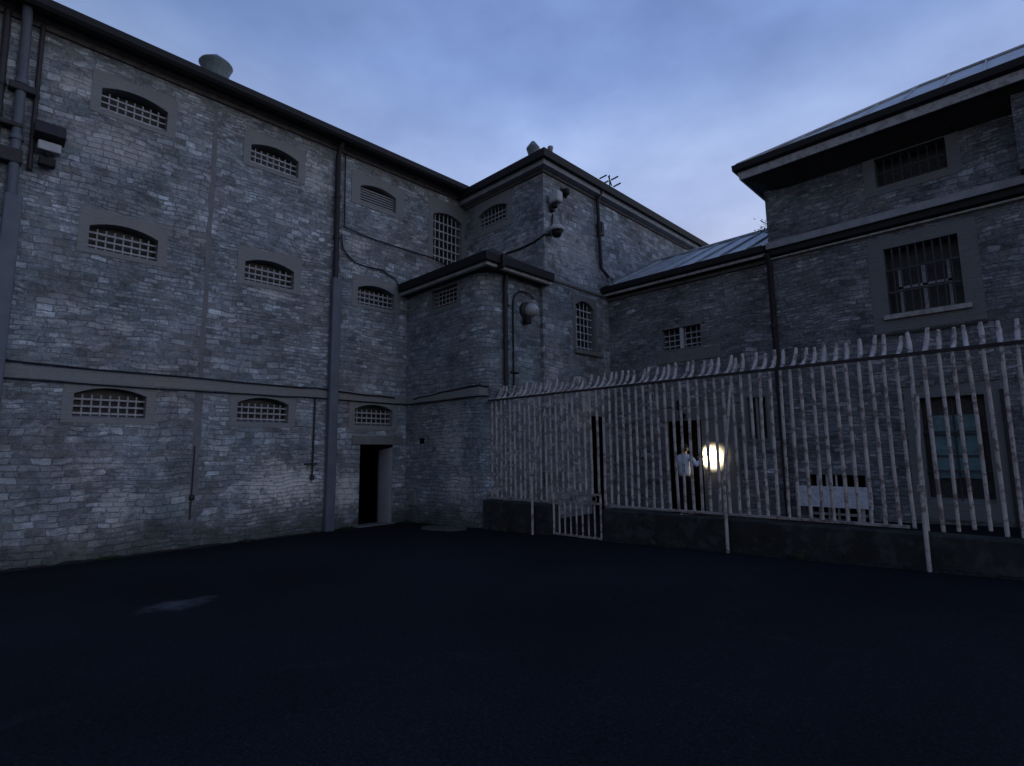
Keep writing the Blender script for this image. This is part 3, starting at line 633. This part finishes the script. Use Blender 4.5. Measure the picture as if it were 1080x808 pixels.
build('wall', mb, M['stoneE'], Ee)
pr = MB(); pr.box(.06, 5.02, DY-.38, DY+.02, 6.30, 7.70); pier = build('projecting_bay', pr, M['stoneD'], Ee)
DYE = DY+.004
o = make_window(Ee, we1[1], we1[3], 0, 8, 3, M['bard'], M['render_dk'], ml=.20, mt=.06, mbm=.16, hb=[.31], bar_r=.012, name='window', reveal=.34); place(o, Ee, (we1[0], DYE, we1[2]), FY)
o = make_window(Ee, we2[1], we2[3], 0, 9, 3, M['bard'], M['render_dk'], ml=.26, mt=.24, mbm=.36, mbx=None, yb=.05, hb=[.10,.42,.86], bar_r=.016, name='window', reveal=.30) if False else make_window(Ee, we2[1], we2[3], 0, 9, 3, M['bard'], M['render_dk'], ml=.27, mt=.24, mbm=.34, yb=.03, hb=[.42,.86], bar_r=.016, name='window', reveal=.30)
place(o, Ee, (we2[0], DYE, we2[2]), FY)
q = MB()
q.box(-.40,.40,.20,.24,0,.04); q.box(-.40,.40,.20,.24,.5,.55); q.box(-.03,.03,.2,.24,0,.9); q.box(-.40,-.35,.2,.24,0,.9); q.box(.35,.40,.2,.24,0,.9); build('sash_frame', q, M['bar'], o, local=True)
q = MB(); q.box(-.66,.66,-.07,.04,-.11,-.02); build('sill', q, M['sill'], o, local=True, bevel=.01)
s = MB(); s.box(we2[0]-.90, we2[0]+.83, DY-.03, DY+.02, 3.86, 3.91); build('apron_drip', s, M['soffit'], Ee)
# tall ground floor window with render surround
o = make_window(Ee, we3[1], we3[3], 0, 2, 2, M['bard'], M['render_dk'], ml=.22, mt=.20, mbm=.3, hb=[.55,1.25], bar_r=.012, name='tall_window', reveal=.22, pane='glass'); place(o, Ee, (we3[0], DYE, we3[2]), FY)
q = MB(); q.box(-.36,.36,.15,.19,.42,1.55); build('frosted_panel', q, M['greenglass'], o, local=True)
q = MB(); q.box(-.38,.38,.13,.149,.80,.83); q.box(-.38,.38,.13,.149,1.18,1.21); q.box(-.015,.015,.13,.149,.42,1.55); build('glazing_bars', q, M['bard'], o, local=True)
s = MB()
for k in range(9): s.box(-2.0+k*.21, -2.0+k*.21+.15, DY-.028, DY+.02, 2.86, 2.94)
build('brick_course', s, M['lintel'], Ee)
s = MB(); s.box(-.56,-.46,DY-.04,DY+.02,.2,2.7); build('render_strip', s, M['soffit'], Ee, bevel=.01)
# low barred vent opening with white frame
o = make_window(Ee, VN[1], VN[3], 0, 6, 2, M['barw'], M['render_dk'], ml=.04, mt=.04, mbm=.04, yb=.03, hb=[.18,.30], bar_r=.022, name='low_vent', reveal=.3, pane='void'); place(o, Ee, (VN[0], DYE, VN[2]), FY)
# cornice band over the lower storeys
ep = [(EX+.0,DY),(5,DY)]
s = MB(); s.sweep(ep, [(-.02,6.36),(.03,6.30),(.18,6.27),(.19,6.12),(-.02,6.10)]); build('cornice', s, M['lead'], Ee)
s = MB(); s.sweep(ep, [(-.02,6.098),(.13,6.098),(.13,5.99),(-.02,5.95)]); build('cornice_painted_shadow', s, M['gutter'], Ee)  # black strip stands in for the shadow under the cornice band
s = MB(); s.sweep(ep, [(-.02,5.95),(.06,5.948),(.07,5.91),(-.02,5.89)]); build('drip_mould', s, M['sill'], Ee)
ee = [(EX+.38,18.2),(EX+.38,DY),(5,DY)]
OV = .66
s = MB(); s.sweep(ee, [(-.05,7.46),(-.05,7.62),(OV-.04,7.80),(OV-.04,7.72)]); build('soffit', s, M['soffit'], Ee)
s = MB(); s.sweep(ee, [(OV-.038,7.70),(OV,7.70),(OV+.03,7.87),(OV-.038,7.87)]); build('fascia', s, M['fascia'], Ee)
s = MB(); s.sweep(ee, [(OV-.02,8.02),(OV-.02,7.872),(OV+.05,7.86),(OV+.11,7.90),(OV+.12,8.03)]); build('gutter', s, M['gutter'], Ee)
o_ = OV+.10; a0 = Vector((EX-o_+.45,DY-o_,8.02)); 
cx0 = EX-.28-.0; yy = DY-OV-.04
# hipped zinc roof
hx, hy = EX+.38-OV-.03, DY-OV-.05
t = 3.05; tp = .618
R0 = (hx+t, hy+t, 8.02+t*tp); R1 = (5.6, hy+t, 8.02+t*tp)
r = MB(); r.poly([(hx,hy,8.02),(5.6,hy,8.02),R1,R0]); r.poly([(hx,hy,8.02),R0,(hx,hy+2*t,8.02)]); r.poly([(hx,hy+2*t,8.02),R0,R1,(5.6,hy+2*t,8.02)]); r.poly([(hx,hy,8.0),(5.6,hy,8.0),(5.6,hy+2*t,8.0),(hx,hy+2*t,8.0)])
k = hx+.5
while k < 5.4:
    tt = min(t, k-hx)
    r.add([(k-.014,hy,8.02),(k+.014,hy,8.02),(k+.014,hy,8.06),(k-.014,hy,8.06),(k-.014,hy+tt,8.02+tt*tp),(k+.014,hy+tt,8.02+tt*tp),(k+.014,hy+tt,8.06+tt*tp),(k-.014,hy+tt,8.06+tt*tp)], [(0,1,2,3),(4,5,6,7),(0,3,7,4),(1,2,6,5),(2,3,7,6)]); k += .62
r.tube([(hx,hy,8.05),(R0[0],R0[1],R0[2]+.03)], .035, 6); r.tube([(R0[0],R0[1],R0[2]+.03),(R1[0],R1[1],R1[2]+.03)], .04, 6)
build('roof', r, M['zinc'], Ee)
pipe(Ee, [(EX+.02,DY-.25,6.0),(EX+.03,DY-.09,5.8),(EX+.04,DY-.09,.25)], .06, M['pipe_dk'])

WEEDL = ['tiny weed tuft at the foot of the cell wing under its leftmost lower window', 'tiny weed tuft at the cell wing foot below the pale salt patch', 'weed tuft at the cell wing foot between pipe casing and open door',
  'weed tuft at the annex foot below its small vent box', 'weed tuft in the inner corner right of the open door', 'weed tuft at the foot of the short dwarf wall', 'weed tuft at the long dwarf wall left of the middle prop', 'weed tuft at the long dwarf wall right of the middle prop']
# small plant growing from the roof junction
M['leaf'] = plain('dark_green_leaf', (.035,.06,.03), .7, .4, 20, spec=.2, bump=0)
for (nm, lb, c0, n_, sp, sd) in (('weed', 'clump of weeds growing in the gutter where the rear range roof meets the corner block', (-8.28,12.25,6.15), 160, (.22,.16,.10), 3),
                         ('weed', 'small tuft of weeds on the ledge end below the end block corner', (-4.1,12.2,6.5), 60, (.08,.08,.16), 6)):
    rr = random.Random(sd); mb = MB()
    for k in range(n_):
        p = Vector((c0[0]+rr.gauss(0,sp[0]), c0[1]+rr.gauss(0,sp[1])*.6, c0[2]+abs(rr.gauss(0,sp[2]))-.03)); a = rr.uniform(0,2*pi); s_ = rr.uniform(.02,.045)
        d1 = Vector((cos(a),sin(a),rr.uniform(-.3,.8)))*s_; d2 = Vector((-sin(a),cos(a),rr.uniform(-.4,.4)))*s_*.5
        mb.add([p,p+d1+d2,p+d1*2,p+d1-d2],[(0,1,2,3)])
    tag(build(nm, mb, M['leaf']), lb, 'weeds')

for i, (wx, wy, n_) in enumerate(((AX+.07, 1.9, 60), (AX+.09, 4.15, 40), (AX+.08, 6.25, 70), (-10.6, 7.8, 60), (AX+.3, 7.72, 90), (-7.9, 7.77, 50), (-4.6, 7.78, 50), (-2.5, 7.77, 60))):
    rr = random.Random(40+i); mb = MB()
    for k in range(n_):
        a = rr.uniform(0, 2*pi); q = abs(rr.gauss(0, .07)); p = Vector((wx+q*cos(a)*(.5 if i < 3 else 1.6), wy+q*sin(a)*(1.8 if i < 3 else .5), 0)); p.z = gz(p.x, p.y)-.005
        d1 = Vector((cos(a)*.5, sin(a)*.5, rr.uniform(.6,1.3)))*rr.uniform(.03,.085); d2 = Vector((-sin(a), cos(a), 0))*.007
        mb.add([p-d2, p+d2, p+d1*.6+d2*1.6, p+d1, p+d1*.6-d2*1.6], [(0,1,2,3,4)])
    tag(build('weed', mb, M['leaf']), WEEDL[i], 'weeds', 'weeds along the wall foot')

M['dirt'] = plain('damp_grit', (.018,.018,.017), .95, .5, 12, spec=.1, stain=(.05,.05,.045), stainamt=.5, bump=.8)
def dirt(path, lab, seed):
    rr = random.Random(seed); mb = MB(); vs = []
    for (x, y, nx_, ny_) in path:
        w_ = .05+.10*rr.random()**2; h_ = .015+.04*rr.random()
        vs += [(x-nx_*.02, y-ny_*.02, gz(x,y)+h_), (x+nx_*w_*.4, y+ny_*w_*.4, gz(x,y)+h_*.6), (x+nx_*w_, y+ny_*w_, gz(x,y)-.012)]
    n_ = len(path); mb.add(vs, [(3*i+k, 3*i+3+k, 3*i+4+k, 3*i+1+k) for i in range(n_-1) for k in (0,1)], True)
    tag(build('dirt', mb, M['dirt']), lab, 'dirt', kind='stuff')
dirt([(AX, -6+.16*i, 1, 0) for i in range(79)], 'line of dirt and grit gathered along the foot of the cell wing', 1)
dirt([(-5.56+.16*i, 7.835, 0, -1) for i in range(56)], 'line of dirt and grit along the foot of the long dwarf wall', 2)
# ------------------------------------------------------------------ the white fence on its dwarf wall
FYY = 8.0
def gw(x): return gz(x, 7.8)
for (x0, x1, lab) in ((-8.62, -6.80, 'short damp concrete dwarf wall left of the low gate'), (-5.58, 3.4, 'long dark concrete dwarf wall right of the low gate, under the fence')):
    w = MB(); n = max(2, int((x1-x0)/.4)); pf = []
    for i in range(n+1):
        x = x0+(x1-x0)*i/n; h_ = .735+random.Random(i).uniform(-.006,.006)
        pf.append([(x,7.84,-.3),(x,7.835,h_-.02),(x,7.86,h_),(x,8.10,h_),(x,8.12,h_-.02),(x,8.12,-.3)])
    for i in range(n):
        for k in range(5): w.quad(pf[i][k], pf[i+1][k], pf[i+1][k+1], pf[i][k+1])
    w.poly(pf[0]); w.poly(pf[-1])
    tag(build('dwarf_wall', w, M['concrete']), lab, 'wall')
Fn = thing('prison_fence', 'tall fence of flaking white vertical bars with inward curved spikes along the top', 'fence', (-8.5, FYY, .74))
s = MB(); s.box(-8.6, 3.25, FYY-.028, FYY+.012, 2.815, 2.855); build('top_rail', s, M['fence_rail'], Fn)
for a, b_ in ((-8.58,-6.74),(-5.64,-1.3)):
    s = MB(); s.box(a, b_, FYY-.03, FYY+.03, .765, .800); build('bottom_rail', s, M['rail_pale'], Fn, bevel=.004)
x = -8.50; sp = .1365; rr = random.Random(11); k = 0
nb_ = 0
while x < 3.1 and nb_ < 98:
    r_ = .0225+rr.uniform(-.0015,.0015); dx = rr.uniform(-.008,.008); lean = rr.uniform(-.010,.010); bend = rr.uniform(-.008,.008)
    gate = (-6.74 < x < -5.64)
    zb = .96 if gate else (.79 if x < -1.3 else .752+rr.choice([0,0,.02,.05]))
    b_ = MB(); X = x+dx
    pts = [(X-lean,FYY,zb),(X-lean*.3+bend,FYY+rr.uniform(-.004,.004),1.5),(X+bend,FYY,2.1),(X+lean,FYY,2.80)]
    hd = rr.uniform(-.045,.045); ht = .30+rr.uniform(-.035,.03); hb_ = .25+rr.uniform(-.05,.05)
    pts += [(X+lean,FYY+.005,2.84)]+[(X+lean+hd*q, FYY+.005+hb_*sin(q*pi/2), 2.84+ht*(1-cos(q*pi/2))) for q in (.25,.5,.75,1)]
    b_.tube(pts, [r_]*4+[r_]+[r_*1.25,r_*1.35,r_*1.3,r_*.9], 6)
    build('bar', b_, M['fence'], Fn); nb_ += 1
    x += sp
# raking props in front of the fence
for (px, lean, zk, zt, lab) in ((-7.15, .06, 1.30, 2.55, 'leftmost raking prop of the white fence, kinked halfway, left of the low gate'),
                           (-3.41, .03, 1.25, 2.66, 'middle raking prop of the white fence, just right of the lit torch'),
                           (-1.12, .01, 1.25, 2.35, 'rightmost raking prop of the white fence, thick with flaking paint')):
    P_ = thing('fence_prop', lab, 'fence prop', (px, 7.76, gz(px,7.76)), group='props bracing the white fence')
    s = MB(); s.tube([(px,7.76,gz(px,7.7)-.05),(px,7.765,zk)], .024, 8); build('post', s, M['fence'], P_)
    s = MB(); s.tube([(px,7.765,zk-.02),(px+lean,7.81,zk+.4),(px+lean*3,FYY-.02,zt)], .019, 8); build('stay', s, M['fence'], P_)
    s = MB(); s.box(px-.035, px+.035, 7.735, 7.80, zk-.04, zk+.04); build('clamp', s, M['rail_pale'], P_, bevel=.008)
# low gate
G = thing('low_gate', 'low white barred gate with scrollwork top rail in the gap of the dwarf wall', 'gate', (-6.7, 7.85, .1))
gy = 7.86
gz0 = gz(-6.2, 7.8)
for za, zb_ in ((.80,.835),(.955,.985),(gz0+.015,gz0+.05)):
    s = MB(); s.box(-6.72,-5.62,gy-.015,gy+.015,za,zb_); build('rail', s, M['rail_pale'], G)
for k in range(9):
    xx = -6.70+k*1.06/8; s = MB(); s.tube([(xx,gy,gz0+.03),(xx,gy,.97 if k in (0,8) else .82)], .02 if k in (0,8) else .016, 6); build('bar', s, M['fence'], G)
s = MB()
for k in range(5):
    cx_ = -6.58+k*.2; s.tube([(cx_+.055*cos(a*pi/6), gy, .895+.05*sin(a*pi/6)) for a in range(13)], .010, 5, cap=False)
build('scrollwork', s, M['rail_pale'], G)

# white board resting in front of the low vent
Wb = thing('white_board', 'white painted board on short legs across the low barred opening behind the fence', 'board', (-3.16, 12.2, .2))
s = MB(); s.box(-3.80,-2.52,12.20,12.235,.57,.98); build('panel', s, M['whiteboard'], Wb, bevel=.006)
for xx in (-3.62, -2.70):
    s = MB(); s.box(xx-.025,xx+.025,12.24,12.28,gz(xx,12.26)-.01,.9); build('leg', s, M['barw'], Wb)

# ------------------------------------------------------------------ hand torch held up to the wall (the lit lamp of the photograph)
TL = Vector((-5.80, 12.08, 1.56)); TD = Vector((.22, .97, .02)).normalized()
Tc = thing('torch', 'lit hand torch held up by the person, throwing a warm glare on the wall', 'torch', tuple(TL))
s = MB(); s.tube([TL-TD*.17, TL-TD*.05, TL-TD*.03, TL+TD*.03], [.018,.018,.034,.040], 12); build('torch_body', s, M['gutter'], Tc)
M['lampglow'] = emit('torch_lens_lit', (1.0,.86,.6), 60)
s = MB(); s.tube([TL+TD*.031, TL+TD*.036], [.037,.037], 12); build('lens', s, M['lampglow'], Tc)
ll = bpy.data.lights.new('torch_beam', 'SPOT'); ll.energy = 380; ll.color = (1.0,.80,.50); ll.spot_size = radians(108); ll.spot_blend = 1.0; ll.shadow_soft_size = .03
lo_ = bpy.data.objects.new('torch_beam', ll); COL.objects.link(lo_); lo_.location = TL+TD*.06; lo_.rotation_euler = (-TD).to_track_quat('Z','Y').to_euler()

# ------------------------------------------------------------------ person standing at the doorway
def skinned(name, joints, edges, radii, mat, parent, sub=2, root=0):
    me = bpy.data.meshes.new(name); me.from_pydata([tuple(j) for j in joints], edges, []); me.update()
    o = bpy.data.objects.new(name, me); COL.objects.link(o); o.parent = parent
    bm = bmesh.new(); bm.from_mesh(me); lay = bm.verts.layers.skin.verify(); bm.verts.ensure_lookup_table()
    for i, v in enumerate(bm.verts):
        r = radii[i]; v[lay].radius = r if isinstance(r, tuple) else (r, r); v[lay].use_root = (i == root)
    bm.to_mesh(me); bm.free()
    m = o.modifiers.new('skin', 'SKIN'); m.use_smooth_shade = True
    m = o.modifiers.new('sub', 'SUBSURF'); m.levels = sub; m.render_levels = sub
    me.materials.append(mat); return o
M['skin'] = plain('skin', (.42,.27,.2), .6, .08, 20, spec=.3, bump=0)
M['shirt'] = plain('white_shirt_cloth', (.72,.79,.92), .85, .1, 14, spec=.1, bump=.6)
M['trouser'] = plain('black_trouser_cloth', (.012,.012,.015), .9, .2, 14, spec=.1, bump=.4)
M['hair'] = plain('dark_brown_hair', (.03,.022,.018), .7, .3, 40, spec=.2, bump=.6)
M['shoe'] = plain('black_shoe', (.012,.012,.012), .5, .2, 20, spec=.4)
pz = gz(-6.3, 12.05)
Pn = thing('person', 'person in white shirt and dark trousers by the rear doorway, holding up a torch', 'person', (-6.19, 12.0, pz-.02), 1.25)
# local frame: faces +X, height 1.70, y to the person's left
J = [(0,0,.93),(0,0,1.10),(.01,0,1.26),(.01,0,1.40),(.015,0,1.47),(.03,0,1.53),(.045,0,1.60),(.03,0,1.66),
     (.0,-.17,1.38),(.04,-.34,1.17),(.19,-.31,1.35),(.205,-.315,1.38),
     (.0,.155,1.37),(.09,.215,1.14),(.28,.12,1.20),(.31,.08,1.22),
     (0,-.09,.86),(.03,-.10,.48),(-.02,-.10,.09),(.10,-.11,.03),
     (0,.09,.86),(-.01,.10,.48),(-.05,.11,.09),(.07,.12,.03),
     (.125,0,1.575)]
Ed = [(0,1),(1,2),(2,3),(3,4),(4,5),(5,6),(6,7),(3,8),(8,9),(9,10),(10,11),(3,12),(12,13),(13,14),(14,15),(0,16),(16,17),(17,18),(18,19),(0,20),(20,21),(21,22),(22,23),(6,24)]
Rd = [.10,.095,.11,.09,.05,.052,.082,.06,.05,.038,.028,.030,.05,.038,.028,.030,.075,.05,.035,.035,.075,.05,.035,.035,.02]
body = skinned('body', J, Ed, Rd, M['skin'], Pn)
# fingers on both hands
for (w, d_, up) in ((Vector(J[11]), Vector((.6,-.5,.45)).normalized(), 1), (Vector(J[15]), Vector((.6,-.75,.2)).normalized(), 1)):
    fj = [w]; fe = []; fr = [.022]
    side = Vector((0,1,0))
    for k, ln in enumerate((.075,.085,.08,.065)):
        b0 = w + d_*.055 + side*(k-1.5)*.02; i = len(fj); fj += [b0, b0+d_*ln*.5+Vector((0,0,-.006)), b0+d_*ln+Vector((0,0,-.03))]; fr += [.010,.009,.007]; fe += [(0,i),(i,i+1),(i+1,i+2)]
    i = len(fj); t0 = w+d_*.02+side*up*.035; fj += [t0, t0+d_*.035+Vector((0,0,-.03))]; fr += [.011,.009]; fe += [(0,i),(i,i+1)]
    skinned('hand', fj, fe, fr, M['skin'], Pn, 1)
# shirt: torso and sleeves
sj = [(0,0,.90),(0,0,1.08),(.01,0,1.26),(.01,0,1.40),(.012,0,1.455),(.0,-.18,1.385),(.04,-.34,1.175),(.15,-.32,1.30),(.0,.16,1.375),(.085,.215,1.15),(.23,.145,1.185)]
se = [(0,1),(1,2),(2,3),(3,4),(3,5),(5,6),(6,7),(3,8),(8,9),(9,10)]
skinned('shirt', sj, se, [(.125,.165),(.12,.155),(.13,.175),(.11,.13),(.065,.07),.07,.056,.045,.07,.056,.045], M['shirt'], Pn)
tj = [(0,0,.98),(0,0,.90),(0,-.095,.82),(.03,-.10,.48),(-.02,-.10,.09),(0,.095,.82),(-.01,.10,.48),(-.05,.11,.09)]
skinned('trousers', tj, [(0,1),(1,2),(2,3),(3,4),(1,5),(5,6),(6,7)], [(.11,.14),(.115,.145),.095,.068,.055,.095,.068,.055], M['trouser'], Pn)
h = MB(); h.lathe((0,0,1.57),[(.0,.145),(.05,.135),(.085,.095),(.10,.04),(.10,-.01),(.085,-.05)],16)
ho = build('hair', h, M['hair'], Pn, local=True); ho.location = (.012,0,0); ho.rotation_euler = (0,-.18,0); ho.location = (.30,0,.02)
ho.location = (.012+.28, 0, .025)
Pn.scale = (1.04, 1.04, .98)
for sy, fx in ((-.105,.02),(.115,-.02)):
    s = MB(); s.box(fx-.09, fx+.17, sy-.045, sy+.045, 0, .075); build('shoe', s, M['shoe'], Pn, local=True, bevel=.03)

# ------------------------------------------------------------------ dusk sky
w = bpy.data.worlds.new('World'); SC.world = w; w.use_nodes = True; nt = w.node_tree; nt.nodes.clear(); N = NT(nt)
SUN_EL, SUN_AZ = radians(14), radians(75)      # azimuth clockwise from +Y: the afterglow lies off to the +X side
sky = N.n('ShaderNodeTexSky', sky_type='NISHITA', sun_disc=False); sky.sun_elevation = SUN_EL; sky.sun_rotation = SUN_AZ
sky.air_density = 1.2; sky.dust_density = 2.0; sky.ozone_density = 3.0
tc = N.n('ShaderNodeTexCoord'); G0 = tc.outputs['Generated']
sp_ = N.n('ShaderNodeSeparateXYZ'); N.l(G0, sp_.inputs[0])
mm = N.n('ShaderNodeVectorMath', operation='MULTIPLY'); N.l(G0, mm.inputs[0]); mm.inputs[1].default_value = (1,1,1.9)
cl = N.noise(mm.outputs[0], 2.1, 5, .5, off=(2.3,1.1,.4)); cl2 = N.noise(mm.outputs[0], 5.0, 5, .55, off=(7.3,2.1,.4))
elev = N.ramp(sp_.outputs[2], [(0.0, (.80,.83,.98)), (.26, (.66,.70,.89)), (.40, (.375,.465,.72)), (.60, (.205,.31,.60)), (1.0, (.17,.28,.58))])
cloud = N.ramp(cl, [(.30, (.74,.74,.77)), (.47, (.95,.95,.96)), (.66, (1.25,1.2,1.12))])
cloud2 = N.ramp(cl2, [(.30, (.88,.88,.91)), (.7, (1.11,1.10,1.07))])
c_ = N.mix(1, elev, cloud, 'MULTIPLY'); c_ = N.mix(1, c_, cloud2, 'MULTIPLY')
# brighter towards the afterglow side, dimmer behind the camera
dt = N.n('ShaderNodeVectorMath', operation='DOT_PRODUCT'); N.l(G0, dt.inputs[0]); dt.inputs[1].default_value = (.05,.99,0)
sd = N.ramp(N.math('ADD', N.math('MULTIPLY', dt.outputs['Value'], .5), .5), [(0.0, .30), (.5, .68), (.8, 1.0), (1.0, .86)])
c_ = N.mix(1, c_, sd, 'MULTIPLY')
bg1 = N.n('ShaderNodeBackground'); N.l(sky.outputs[0], bg1.inputs[0]); bg1.inputs[1].default_value = .006
bg2 = N.n('ShaderNodeBackground'); N.l(c_, bg2.inputs[0]); bg2.inputs[1].default_value = 1.0
ad = N.n('ShaderNodeAddShader'); N.l(bg1.outputs[0], ad.inputs[0]); N.l(bg2.outputs[0], ad.inputs[1])
wo = N.n('ShaderNodeOutputWorld'); N.l(ad.outputs[0], wo.inputs[0])

sl = bpy.data.lights.new('sun', 'SUN'); sl.energy = .10; sl.angle = radians(30); sl.color = (.85,.9,1.0)
so = bpy.data.objects.new('sun', sl); COL.objects.link(so)
dv = Vector((sin(SUN_AZ)*cos(radians(35)), -cos(SUN_AZ)*cos(radians(35)), sin(radians(35))))
dv = Vector((sin(SUN_AZ)*cos(SUN_EL), cos(SUN_AZ)*cos(SUN_EL), sin(SUN_EL)))
so.rotation_euler = (dv).to_track_quat('Z', 'Y').to_euler()

# ------------------------------------------------------------------ camera (solved from the photograph's vanishing lines)
cam = bpy.data.cameras.new('camera'); co = bpy.data.objects.new('camera', cam); COL.objects.link(co); SC.camera = co
yaw, pit, rol = -.778382, .128683, -.01128968
f = Vector((sin(yaw)*cos(pit), cos(yaw)*cos(pit), sin(pit))); r0 = Vector((cos(yaw), -sin(yaw), 0)); u0 = r0.cross(f)
r2 = r0*cos(rol)+u0*sin(rol); u2 = -r0*sin(rol)+u0*cos(rol)
mt = Matrix(((r2.x,u2.x,-f.x,0),(r2.y,u2.y,-f.y,0),(r2.z,u2.z,-f.z,1.7),(0,0,0,1)))
co.matrix_world = mt
cam.sensor_width = 36; cam.lens = 573.5/1080*36; cam.clip_end = 2000; cam.clip_start = .05
SC.view_settings.view_transform = 'Standard'; SC.view_settings.look = 'None'; SC.view_settings.exposure = .28; SC.view_settings.gamma = 1
SC.render.resolution_x = 1024; SC.render.resolution_y = 766
